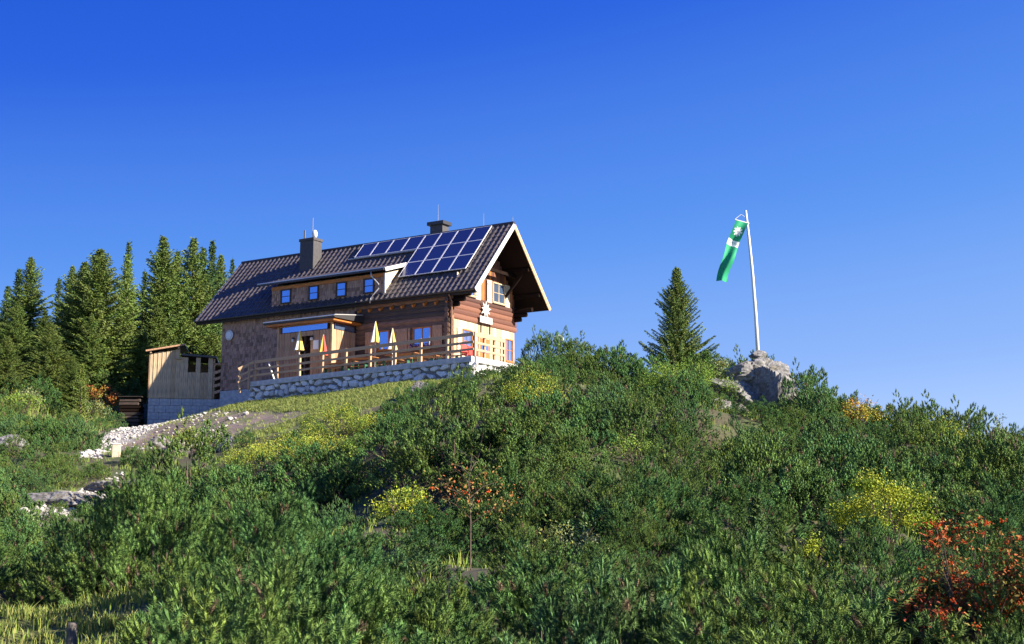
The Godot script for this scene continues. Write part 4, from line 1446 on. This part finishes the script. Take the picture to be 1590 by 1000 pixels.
# ---------- dwarf pines ----------
func pine_bush(sd: int, R: float, H: float, shoots: int, needles: int, nl: float, nw: float, tint: Color, girth: float) -> ArrayMesh:
	var r := RandomNumberGenerator.new()
	r.seed = sd
	var lump := FastNoiseLite.new()
	lump.seed = sd
	lump.frequency = 1.5
	lump.fractal_octaves = 2
	var g := Geo.new()
	for k in shoots:
		# branch ends spread evenly over a lumpy dome, each a little head of needle rosettes
		var a := k * 2.39996 + r.randf_range(-0.5, 0.5)
		var q := sqrt((k + 0.5) / shoots) * r.randf_range(0.88, 1.1)
		var out := Vector3(cos(a), 0, sin(a))
		var foot := out * q * R
		var bump := lump.get_noise_2d(foot.x + sd, foot.z)
		var top := maxf(0.16, H * (1.0 - 0.85 * pow(q, 3.0)) + bump * 0.45 + r.randfn() * 0.12)
		if r.randf() < 0.3: top = maxf(0.12, top * r.randf_range(0.3, 0.8))
		var ax := (Vector3.UP + out * (0.1 + 0.6 * q * q) + Vector3(r.randfn(), 0, r.randfn()) * 0.15).normalized()
		var v := r.randf_range(0.68, 1.35)
		var yel := r.randf_range(-0.10, 0.16)
		var col := Color(tint.r * v * (1.0 + yel), tint.g * v, tint.b * v * (1.0 - yel))
		var tip := Vector3(foot.x, top, foot.z)
		var n := r.randi_range(8, 12)
		brush(g, r, tip, ax, r.randf_range(0.10, 0.145), needles, nl, nw, col, girth)
		for i in n:
			var f := float(i + 1) / n
			var an := i * 2.39996 + k
			var side := Vector3(cos(an), 0, sin(an))
			var d := (ax + side * r.randf_range(0.15, 0.6) + Vector3(r.randfn(), r.randfn(), r.randfn()) * 0.16).normalized()
			var c := col * r.randf_range(0.8, 1.2)
			if r.randf() < 0.04: c = Color(0.13, 0.095, 0.060) * r.randf_range(0.6, 1.3)
			brush(g, r, tip + side * (0.06 + 0.09 * f) * r.randf_range(0.8, 1.2) - ax * f * r.randf_range(0.18, 0.42), d, r.randf_range(0.08, 0.125), needles, nl, nw, c, girth)
	return g.mesh()

# one shoot: a needle-covered spindle with needle tips standing off it
func brush(g: Geo, r: RandomNumberGenerator, tip: Vector3, ax: Vector3, L: float, needles: int, nl: float, nw: float, col: Color, girth := 0.4):
	var u := ax.cross(Vector3(0.3, 0.1, 1.0)).normalized()
	var w := ax.cross(u)
	var base := tip - ax * L
	var mid := tip - ax * L * 0.38
	var rr := nl * girth
	g.col = col * r.randf_range(0.8, 1.3)   # the spindle has the colour of its needles
	for i in 5:
		var a0 := TAU * i / 5
		var a1 := TAU * (i + 1) / 5
		var p := mid + (u * cos(a0) + w * sin(a0)) * rr
		var q := mid + (u * cos(a1) + w * sin(a1)) * rr
		g.tri(base, p, q)
		g.tri(p, tip - ax * nl * 0.1, q)
	for i in needles:
		var t := float(i) / needles
		var b := base + ax * L * t
		var an := i * 2.39996
		var rad := u * cos(an) + w * sin(an)
		var d := (ax * lerpf(0.2, 1.5, t * t) + rad).normalized() * nl * r.randf_range(0.9, 1.35)
		var sd3 := d.cross(ax).normalized() * nw * 0.5
		g.col = col * r.randf_range(0.8, 1.3)
		g.tri(b - sd3, b + sd3, b + d)

func bush_stems(sd: int, R: float, H: float) -> ArrayMesh:
	var r := RandomNumberGenerator.new()
	r.seed = sd
	var g := Geo.new()
	for k in 16:
		var a := r.randf() * TAU
		var q := sqrt(r.randf()) * R * 0.85
		var e := Vector3(cos(a) * q, H * r.randf_range(0.3, 0.62) * (1.0 - 0.6 * q * q / R / R), sin(a) * q)
		g.tube([Vector3(cos(a) * 0.1, -0.3, sin(a) * 0.1), Vector3(e.x * 0.75, e.y * 0.3, e.z * 0.75), e], [0.035, 0.025, 0.008], 4, false)
	return g.mesh()

func blocked(x: float, z: float) -> bool:
	for p in [lawn, path, dirt, rubble]:
		if within(p, x, z): return true
	var l := hut_inv * Vector3(x, 0, z)
	if l.x > -18.0 and l.x < 5.4 and l.z > -8.5 and l.z < 5.3: return true
	if x > -23.0 and x < -16.0 and z < -74.5 and z > -83.0: return true
	return false

func build_pines():
	var tints := [Color(0.084, 0.156, 0.046), Color(0.072, 0.148, 0.048), Color(0.104, 0.166, 0.044), Color(0.074, 0.140, 0.051), Color(0.090, 0.148, 0.042)]
	var near := []
	var mid := []
	var stems := []
	for k in 5:
		var R := 1.2 + 0.15 * (k % 3)
		var H := 1.2 + 0.18 * ((k * 2) % 3)
		near.append(pine_bush(300 + k, R, H, 100, 54, 0.048, 0.0098, tints[k], 0.36))
		mid.append(pine_bush(400 + k, R, H, 96, 20, 0.049, 0.0168, tints[k], 0.52))
		stems.append(bush_stems(500 + k, R, H))
	var r := RandomNumberGenerator.new()
	r.seed = 77
	var all := []
	var d := 10.5
	while d < 84.0:
		var x := -0.372 * d - 4.0
		while x < 0.372 * d + 4.0:
			var px := x + r.randf_range(-0.75, 0.75)
			var pz := -(d + r.randf_range(-0.7, 0.7))
			var keep := r.randf()
			var kind := r.randi() % 5
			var turn := r.randf() * TAU
			var sz := r.randf_range(0.72, 1.3)
			x += 1.85
			if -pz > 61.0 and px > -13.0: continue
			if px > 9.0 and -pz > 58.5: continue
			if blocked(px, pz) or (within(meadow, px, pz) and keep > 0.05): continue
			# natural gaps
			var gap := noise.get_noise_2d(px * 1.4 + 90.0, pz * 1.4)
			sz = minf(sz * (1.08 - gap * 1.1), 1.5)
			if gap > 0.31: continue
			if Vector2(px - 9.3, pz + 51.2).length() < 1.1: continue
			if px > 7.7 and px < 10.4 and -pz > 45.5 and -pz < 52.0: sz = minf(sz, 0.5 + (52.0 + pz) * 0.07)
			if Vector2(px + 4.2, pz + 12.6).length() < 1.9: continue
			if Vector2(px - 9.4, pz + 53.2).length() < 1.2: continue
			if within(meadow, px, pz): sz *= 0.5
			# low growth in front of the open ground
			for back in [1.2, 2.4, 3.6, 5.0, 6.5, 8.0, 10.0, 12.0, 14.0]:
				var far: float = 1.0 + back / -pz
				for open in [lawn, path, rubble, dirt, meadow]:
					if back > 8.0 and open != path: continue
					if within(open, px * far, pz * far): sz = minf(sz, 0.36 + back * 0.035)
			var hid := false
			for sp in shrub_spots:
				var dx: float = px - sp[0]
				var dz: float = pz - sp[1]
				if dx * dx + dz * dz < pow(sp[2] * 0.7 + 0.35, 2): hid = true
				elif dz > 0.0 and dz < 5.5 and absf(px / pz - sp[0] / sp[1]) * -sp[1] < sp[2] + 0.9: sz = minf(sz, 0.42 + dz * 0.12)
			if hid: continue
			var col := px / -pz
			if px < -13.0 and -pz > 44.0: sz = minf(sz, 0.6 if -pz < 60.0 else 1.05)
			if -pz > 43.0 and col > -0.062 and col < 0.004: sz = minf(sz, 0.46)
			elif -pz > 46.0 and col > 0.0 and col < 0.1: sz = minf(sz, 1.1)
			if -pz > 54.0 and px > -4.0 and px < 0.2: sz = minf(sz, 0.5)
			all.append([px, pz, sz, kind, turn])
		d += 1.72
	for q in [[11.0, -52.1, 1.15, 1, 0.5], [10.7, -50.9, 0.95, 0, 2.0], [8.0, -51.0, 0.55, 3, 1.0], [9.4, -50.2, 0.6, 2, 4.0], [8.9, -49.2, 0.7, 1, 5.0], [9.9, -48.9, 0.7, 4, 3.0], [5.6, -54.3, 0.9, 1, 0.3], [7.7, -54.6, 0.9, 0, 2.3]]: all.append(q)
	# the three hundred that show largest stand on their own, the rest is one thicket
	for q in all: q.append(q[2] / -q[1] * (1.0 if absf(q[0]) < 0.38 * -q[1] + 0.8 and -q[1] > 12.0 else 0.2))
	all.sort_custom(func(a, b): return a[5] > b[5])
	var rest := [[], [], [], [], []]
	for i in all.size():
		var q = all[i]
		var y := height(q[0], q[1]) + noise.get_noise_2d(q[0], q[1]) * 0.16 - 0.06
		var s: float = q[2]
		var bas := Basis(Vector3.UP, q[4]).scaled(Vector3(s, s * (0.9 + 0.2 * sin(q[4])), s))
		if i < 300:
			var o := thing("dwarf_pine", pine_words(q[0], q[1], q[2], q[3]), "pine bush", Vector3(q[0], y, q[1]), 0.0, "dwarf pines covering the slope")
			put(stems[q[3]], "stems", M.twig, o, Vector3.ZERO, bas)
			put(near[q[3]] if -q[1] < 34.0 else mid[q[3]], "foliage", M.needle, o, Vector3.ZERO, bas)
		else:
			rest[q[3]].append(Transform3D(bas, Vector3(q[0], y, q[1])))
	for q in [[1.3, -61.2, 4, "tall narrow dwarf pine right of the sunny hut corner"], [2.05, -60.6, 1, "second tall dwarf pine right of the hut, left of the dish"]]:
		var o := thing("dwarf_pine", q[3], "pine bush", Vector3(q[0], height(q[0], q[1]) - 0.1, q[1]), 0.4, "dwarf pines covering the slope")
		put(stems[q[2]], "stems", M.twig, o, Vector3.ZERO, Basis.from_scale(Vector3(0.85, 1.2, 0.85)))
		put(mid[q[2]], "foliage", M.needle, o, Vector3.ZERO, Basis.from_scale(Vector3(0.85, 1.25, 0.85)))
	var th := Node3D.new()
	th.name = "dwarf_pine_thicket"
	add_child(th)
	tag(th, "dense dwarf pine thicket covering the upper hillside", "pine thicket", "", "stuff")
	for k in 5:
		for part in 2:
			var mm := MultiMesh.new()
			mm.transform_format = MultiMesh.TRANSFORM_3D
			mm.mesh = mid[k] if part == 0 else stems[k]
			mm.instance_count = rest[k].size()
			for i in rest[k].size(): mm.set_instance_transform(i, rest[k][i])
			var mi := MultiMeshInstance3D.new()
			mi.name = "foliage" if part == 0 else "stems"
			mi.multimesh = mm
			mi.material_override = M.needle if part == 0 else M.twig
			mi.set_meta("kind", "stuff")
			th.add_child(mi, true)

func pine_words(x: float, z: float, size: float, kind: int) -> String:
	var side := x / -z / 0.372
	var where := "mid-picture"
	if side < -0.6: where = "at the left edge"
	elif side < -0.25: where = "left of the middle"
	elif side > 0.6: where = "at the right edge"
	elif side > 0.25: where = "right of the middle"
	var row := "in the bottom row"
	if -z > 15: row = "just above the bottom row"
	if -z > 18: row = "on the lowest slope"
	if -z > 22: row = "on the lower slope"
	if -z > 26: row = "below half height"
	if -z > 30: row = "at half height"
	if -z > 34: row = "above half height"
	var big := "middle-sized"
	if size < 0.5: big = "very low"
	elif size < 0.75: big = "small"
	elif size > 1.2: big = "large"
	return "%s %s dwarf pine %s, %s" % [big, ["green", "deep green", "yellowish", "bluish", "olive"][kind], row, where]

# ---------- leafy shrubs ----------
func shrub_leaves(sd: int, R: float, H: float, n: int, size: float, cols: Array, berries := 0, open := 0.5) -> ArrayMesh:
	var r := RandomNumberGenerator.new()
	r.seed = sd
	var g := Geo.new()
	var cl := []
	var nc := int(14 + R * 14)
	for k in nc:
		var a := r.randf() * TAU
		var q := sqrt(r.randf())
		var top := H * (1.0 - 0.55 * q * q)
		cl.append([Vector3(cos(a) * q * R, lerpf(0.25 * H, top, pow(r.randf(), 0.5)), sin(a) * q * R), r.randf_range(0.13, 0.30) * (0.5 + R * 0.5), cols[r.randi() % cols.size()]])
	for k in n:
		var c = cl[r.randi() % nc]
		var p: Vector3 = c[0] + Vector3(r.randfn(), r.randfn() * 0.8, r.randfn()) * c[1] * open * 1.4
		if p.y < 0.02: continue
		var base: Color = c[2] if r.randf() < 0.75 else cols[r.randi() % cols.size()]
		g.col = base * r.randf_range(0.7, 1.3)
		var e := Basis.from_euler(Vector3(r.randf_range(-1.2, 1.2), r.randf() * TAU, r.randf_range(-0.9, 0.9)))
		var s := size * r.randf_range(0.7, 1.3)
		var a := p + e * Vector3(0, 0, -s * 0.5)
		var b := p + e * Vector3(s * 0.28, s * 0.06, 0)
		var d := p + e * Vector3(0, 0, s * 0.5)
		var f := p + e * Vector3(-s * 0.28, s * 0.06, 0)
		g.tri(a, b, d)
		g.tri(a, d, f)
	for k in berries:
		var c = cl[r.randi() % nc]
		var p: Vector3 = c[0] + Vector3(r.randfn(), r.randfn() * 0.6, r.randfn()) * c[1] * 0.8
		for i in 9:
			g.col = Color(0.55, 0.05, 0.02).lerp(Color(0.62, 0.14, 0.03), r.randf())
			var o := p + Vector3(r.randfn(), r.randfn() * 0.6, r.randfn()) * 0.03
			var s := 0.014
			var v := [o + Vector3(s, 0, 0), o + Vector3(0, 0, s), o - Vector3(s, 0, 0), o - Vector3(0, 0, s)]
			for j in 4:
				g.tri(v[j], o + Vector3(0, s, 0), v[(j + 1) % 4])
				g.tri(v[j], v[(j + 1) % 4], o - Vector3(0, s, 0))
	return g.mesh()

func shrub_stems(sd: int, R: float, H: float, n: int, thick: float) -> ArrayMesh:
	var r := RandomNumberGenerator.new()
	r.seed = sd
	var g := Geo.new()
	for k in n:
		var a := r.randf() * TAU
		var q := sqrt(r.randf()) * R * 0.8
		var e := Vector3(cos(a) * q, H * r.randf_range(0.6, 0.95), sin(a) * q)
		var m := Vector3(e.x * 0.45, e.y * 0.5, e.z * 0.45) + Vector3(r.randfn(), 0, r.randfn()) * 0.05
		g.tube([Vector3(e.x * 0.06, -0.15, e.z * 0.06), m, e], [thick, thick * 0.7, thick * 0.25], 5, false)
	return g.mesh()

var shrub_spots := [[-0.78, -26.2, 0.45], [5.5, -16.2, 1.0], [6.85, -56.2, 0.9], [0.75, -61.2, 0.6], [-5.2, -27.5, 0.5], [4.6, -26.2, 0.5], [-22.5, -71.5, 0.7]]

func build_shrubs():
	var yg := [Color(0.27, 0.32, 0.045), Color(0.21, 0.28, 0.045), Color(0.33, 0.34, 0.05), Color(0.16, 0.24, 0.045)]
	var yb := [Color(0.27, 0.33, 0.035), Color(0.21, 0.29, 0.035), Color(0.33, 0.36, 0.04)]
	var bg := [Color(0.17, 0.27, 0.05), Color(0.13, 0.23, 0.045), Color(0.21, 0.29, 0.05)]
	var yo := [Color(0.42, 0.32, 0.04), Color(0.30, 0.30, 0.05), Color(0.45, 0.22, 0.04)]
	var gw := [Color(0.20, 0.25, 0.11), Color(0.26, 0.29, 0.14), Color(0.15, 0.20, 0.07), Color(0.25, 0.25, 0.06)]
	var orr := [Color(0.42, 0.17, 0.04), Color(0.35, 0.22, 0.05), Color(0.20, 0.21, 0.05), Color(0.45, 0.12, 0.05)]
	var rw := [Color(0.12, 0.16, 0.04), Color(0.19, 0.16, 0.045), Color(0.28, 0.14, 0.045), Color(0.34, 0.10, 0.04), Color(0.09, 0.13, 0.035), Color(0.30, 0.07, 0.035)]
	var pal := [Color(0.19, 0.25, 0.10), Color(0.26, 0.30, 0.13)]
	# name, x, z, radius, height, leaves, leaf size, colours, berries, label, category
	var list := [
		["willow_shrub", -9.2, -53.6, 2.0, 1.5, 9500, 0.060, yg, 0, "wide yellow-green shrub at the lower edge of the lawn, left one", "shrub"],
		["willow_shrub", -6.4, -53.6, 1.7, 1.6, 8000, 0.060, yg, 0, "yellow-green shrub at the lower edge of the lawn, right one", "shrub"],
		["willow_shrub", -7.3, -49.5, 1.8, 1.2, 8000, 0.058, yg, 0, "olive and yellow shrub below the two lawn-edge shrubs", "shrub"],
		["willow_shrub", -4.6, -46.0, 1.1, 1.1, 2600, 0.07, bg, 0, "green leafy shrub on the slope below the lawn tip", "shrub"],
		["willow_shrub", 0.7, -46.3, 1.2, 1.2, 5000, 0.056, yg, 0, "yellow autumn shrub below the sunny end of the terrace", "shrub"],
		["willow_shrub", 6.5, -52.3, 1.8, 1.9, 11000, 0.058, bg, 0, "big fresh green bush under the crest spruce", "shrub"],
		["willow_shrub", 8.1, -53.6, 0.9, 1.1, 1800, 0.07, gw, 0, "grey-green bush on the ledge left of the flagpole", "shrub"],
		["willow_shrub", 7.75, -28.9, 1.0, 1.6, 7500, 0.052, yb, 0, "round bright yellow-green shrub near the red rowan", "shrub"],
		["willow_shrub", 5.95, -27.3, 0.6, 1.1, 3000, 0.05, yb, 0, "small yellow-green shrub left of the round bright one", "shrub"],
		["willow_shrub", 13.3, -52.4, 0.85, 1.25, 1800, 0.075, yo, 0, "yellow and orange shrub on the right-hand crest", "shrub"],
		["willow_shrub", 15.5, -50.2, 1.15, 1.35, 2400, 0.075, yg, 0, "yellow-green shrub on the crest near the right edge", "shrub"],
		["slender_willow", 18.0, -50.6, 0.38, 2.7, 900, 0.075, pal, 0, "slender pale young tree at the right edge of the crest", "tree"],
		["slender_willow", 16.9, -51.3, 0.25, 1.9, 260, 0.07, pal, 0, "thin pale sapling left of the slender young tree", "tree"],
		["willow_shrub", 1.0, -28.6, 1.0, 1.15, 3000, 0.062, gw, 0, "grey-green willow shrub right of the thin rowan sapling", "shrub"],
		["willow_shrub", -2.6, -33.5, 0.7, 1.15, 1800, 0.062, [Color(0.34, 0.38, 0.04), Color(0.26, 0.33, 0.04)], 0, "small lemon-green shrub in the middle of the slope", "shrub"],
		["willow_shrub", -8.7, -37.0, 0.6, 0.8, 1000, 0.06, bg, 0, "bright green low shrub on the left slope", "shrub"],
		["rowan_shrub", 5.55, -17.0, 0.8, 2.0, 5200, 0.055, rw, 120, "rowan bush with red berries at the bottom right corner", "rowan"],
		["rowan_shrub", -23.6, -79.0, 1.1, 1.7, 1800, 0.09, orr, 0, "orange autumn bush in front of the forest", "shrub"],
		["willow_shrub", -25.4, -71.5, 0.9, 1.1, 2000, 0.085, gw, 0, "pale leafy bush in front of the forest left of the young larch", "shrub"],
		["willow_shrub", -25.0, -70.0, 1.2, 1.3, 2200, 0.08, bg, 0, "green leafy bush below the young larch", "shrub"],
		["willow_shrub", -23.2, -75.5, 0.9, 1.2, 2000, 0.08, gw, 0, "pale leafy bush left of the plank stack", "shrub"],
		["willow_shrub", -18.6, -83.6, 1.4, 3.1, 3600, 0.09, yg, 0, "tall yellowish bush behind the gap between shed and hut", "shrub"],
		["willow_shrub", -14.0, -59.8, 0.7, 0.9, 1300, 0.07, yg, 0, "yellow-green bush at the foot of the dirt bank", "shrub"],
		["willow_shrub", 3.4, -38.0, 0.8, 0.9, 1500, 0.06, bg, 0, "green leafy shrub in the middle of the right slope", "shrub"],
		["willow_shrub", 9.9, -36.5, 0.9, 0.8, 1700, 0.06, bg, 0, "fresh green patch of leaves in a gap of the right slope", "shrub"],
	]
	var k := 0
	for q in list:
		var p := Vector3(q[1], height(q[1], q[2]), q[2])
		shrub_spots.append([q[1], q[2], q[3]])
		var o := thing(q[0], q[9], q[10], p, k * 0.9)
		put(shrub_stems(600 + k, q[3], q[4], 14 if q[3] > 0.5 else 4, 0.02), "stems", M.twig, o)
		put(shrub_leaves(700 + k, q[3], q[4], q[5], q[6], q[7], q[8], 0.45), "foliage", M.leaf, o)
		k += 1
	# thin rowan sapling with a bare stem and orange leaves
	var sp := thing("rowan_sapling", "thin rowan sapling with bare stem and sparse orange leaves", "sapling", Vector3(-0.78, height(-0.78, -26.2), -26.2))
	var g := Geo.new()
	g.tube([Vector3(0, -0.2, 0), Vector3(0.0, 0.9, 0), Vector3(-0.04, 1.6, 0.02), Vector3(0.02, 2.2, 0)], [0.02, 0.017, 0.012, 0.005], 6, false)
	for i in 13:
		var a := i * 2.4
		var b := Vector3(0, 0.85 + i * 0.1, 0)
		var e := b + Vector3(cos(a) * 0.62, 0.34, sin(a) * 0.62) * (1.1 - i * 0.05)
		g.tube([b, b.lerp(e, 0.5) + Vector3(0, 0.06, 0), e], [0.009, 0.006, 0.003], 4, false)
		g.tube([b.lerp(e, 0.5) + Vector3(0, 0.06, 0), e + Vector3(sin(a) * 0.2, 0.12, cos(a) * 0.2)], [0.005, 0.002], 4, false)
	put(g.mesh(), "trunk", M.twig, sp)
	put(shrub_leaves(780, 0.8, 1.3, 460, 0.062, [Color(0.30, 0.16, 0.05), Color(0.24, 0.19, 0.06), Color(0.16, 0.18, 0.05), Color(0.36, 0.13, 0.05)], 5, 0.75), "crown", M.leaf, sp, Vector3(0, 0.75, 0))

# ---------- grass ----------
func tuft(sd: int, n: int, h: float, spread: float, cols: Array) -> ArrayMesh:
	var r := RandomNumberGenerator.new()
	r.seed = sd
	var g := Geo.new()
	for k in n:
		var a := r.randf() * TAU
		var b := Vector3(cos(a), 0, sin(a)) * r.randf() * spread
		var l := h * r.randf_range(0.5, 1.15)
		var d := Vector3(cos(a + r.randfn()), 0, sin(a + r.randfn())) * l * r.randf_range(0.15, 0.6)
		var s := Vector3(-sin(a), 0, cos(a)) * 0.007
		g.col = cols[r.randi() % cols.size()] * r.randf_range(0.8, 1.2)
		var m := b + d * 0.35 + Vector3(0, l * 0.6, 0)
		g.quad(b - s, m - s * 0.8, m + s * 0.8, b + s)
		g.tri(m - s * 0.8, b + d + Vector3(0, l * 0.92, 0), m + s * 0.8)
	return g.mesh()

func grass_field(called: String, label: String, mesh: Mesh, area: PackedVector2Array, count: int, sd: int, smin: float, smax: float, avoid := []):
	var r := RandomNumberGenerator.new()
	r.seed = sd
	var box := Rect2(area[0], Vector2.ZERO)
	for p in area: box = box.expand(p)
	var tr := []
	var tries := 0
	while tr.size() < count and tries < count * 8:
		tries += 1
		var x := box.position.x + r.randf() * box.size.x
		var z := box.position.y + r.randf() * box.size.y
		if not within(area, x, z): continue
		var bad := false
		for p in avoid:
			if within(p, x, z) and r.randf() < 0.93: bad = true
		if bad: continue
		var s := r.randf_range(smin, smax)
		tr.append(Transform3D(Basis(Vector3.UP, r.randf() * TAU).scaled(Vector3(s, s, s)), Vector3(x, height(x, z) + noise.get_noise_2d(x, z) * 0.16 + noise2.get_noise_2d(x, z) * 0.05 - 0.02, z)))
	var mm := MultiMesh.new()
	mm.transform_format = MultiMesh.TRANSFORM_3D
	mm.mesh = mesh
	mm.instance_count = tr.size()
	for i in tr.size(): mm.set_instance_transform(i, tr[i])
	var mi := MultiMeshInstance3D.new()
	mi.name = called
	mi.multimesh = mm
	mi.material_override = M.leaf
	add_child(mi)
	tag(mi, label, "grass", "", "stuff")

func build_grass():
	var dry := [Color(0.19, 0.23, 0.06), Color(0.15, 0.21, 0.05), Color(0.25, 0.25, 0.09), Color(0.11, 0.17, 0.04)]
	var fresh := [Color(0.17, 0.25, 0.06), Color(0.23, 0.28, 0.08), Color(0.28, 0.27, 0.11)]
	grass_field("meadow_grass", "tall yellowish grass of the meadow at the bottom left", tuft(801, 18, 0.15, 0.17, dry), meadow, 9000, 81, 0.6, 1.3)
	grass_field("lawn_grass", "short grass on the lawn below the terrace wall", tuft(802, 16, 0.16, 0.16, fresh), lawn, 6500, 82, 0.5, 1.1, [dirt, rubble])
	var under := poly([-3.8, -11.0, -24.0, -58.0, -18.0, -60.0, 20.0, -52.0, 20.0, -46.0, 5.0, -11.0])
	grass_field("slope_grass", "grass and low herbs in the gaps between the dwarf pines", tuft(803, 14, 0.24, 0.2, [Color(0.16, 0.24, 0.05), Color(0.24, 0.27, 0.07), Color(0.12, 0.18, 0.04)]), under, 5000, 83, 0.6, 1.4, [path, rubble, dirt])
	var upper := poly([-20.0, -60.0, -24.0, -62.0, -36.0, -88.0, -24.0, -92.0, -21.5, -78.0])
	grass_field("forest_edge_grass", "grass between the bushes in front of the forest", tuft(804, 14, 0.35, 0.25, fresh), upper, 3000, 84, 0.7, 1.5)

# ---------- small things ----------
func build_small_things():
	var gy := height(-4.25, -13.6)
	var po := thing("fence_post", "weathered grey round fence post at the bottom left", "post", Vector3(-4.25, gy - 0.1, -13.6))
	var g := Geo.new()
	g.tube([Vector3(0, 0, 0), Vector3(0.01, 0.6, 0), Vector3(0.0, 1.05 - gy, 0), Vector3(0.0, 1.07 - gy, 0)], [0.056, 0.053, 0.052, 0.044], 12)
	put(g.mesh(), "shaft", M.old_post, po)
	var c := Geo.new()
	c.tube([Vector3(0, 0.3, 0), Vector3(0, 0.33, 0)], [0.058, 0.058], 12)
	put(c.mesh(), "wire_band", M.metal_grey, po)
	# dish behind the crest
	var dy := height(2.42, -71.2)
	var di := thing("satellite_dish", "round white dish with a blue lower half on a post behind the crest", "dish", Vector3(2.42, dy, -71.2), 0.1)
	var ph := 12.3 - dy
	var pg := Geo.new()
	pg.tube([Vector3(0, -0.2, 0), Vector3(0, ph, 0)], [0.035, 0.035], 8)
	put(pg.mesh(), "mast", M.metal_grey, di)
	put(disc_mesh(0.29, 0.06), "dish", M.white, di, Vector3(0, ph, 0.07))
	put(disc_mesh(0.23, 0.04), "dish_face", M.metal_grey, di, Vector3(0, ph + 0.02, 0.12))
	bx("blue_box", Vector3(0.36, 0.30, 0.2), Vector3(0, ph - 0.2, 0.22), M.blue, di)
	var wy := height(-16.8, -58.6)
	var wm := thing("white_marker", "short white marker stone beside the upper footpath", "marker", Vector3(-16.8, wy, -58.6), 0.2)
	bx("block", Vector3(0.34, 0.62, 0.22), Vector3(0, 0.28, 0), M.cream, wm)
	bx("cap", Vector3(0.38, 0.05, 0.26), Vector3(0, 0.615, 0), M.stone_c, wm)
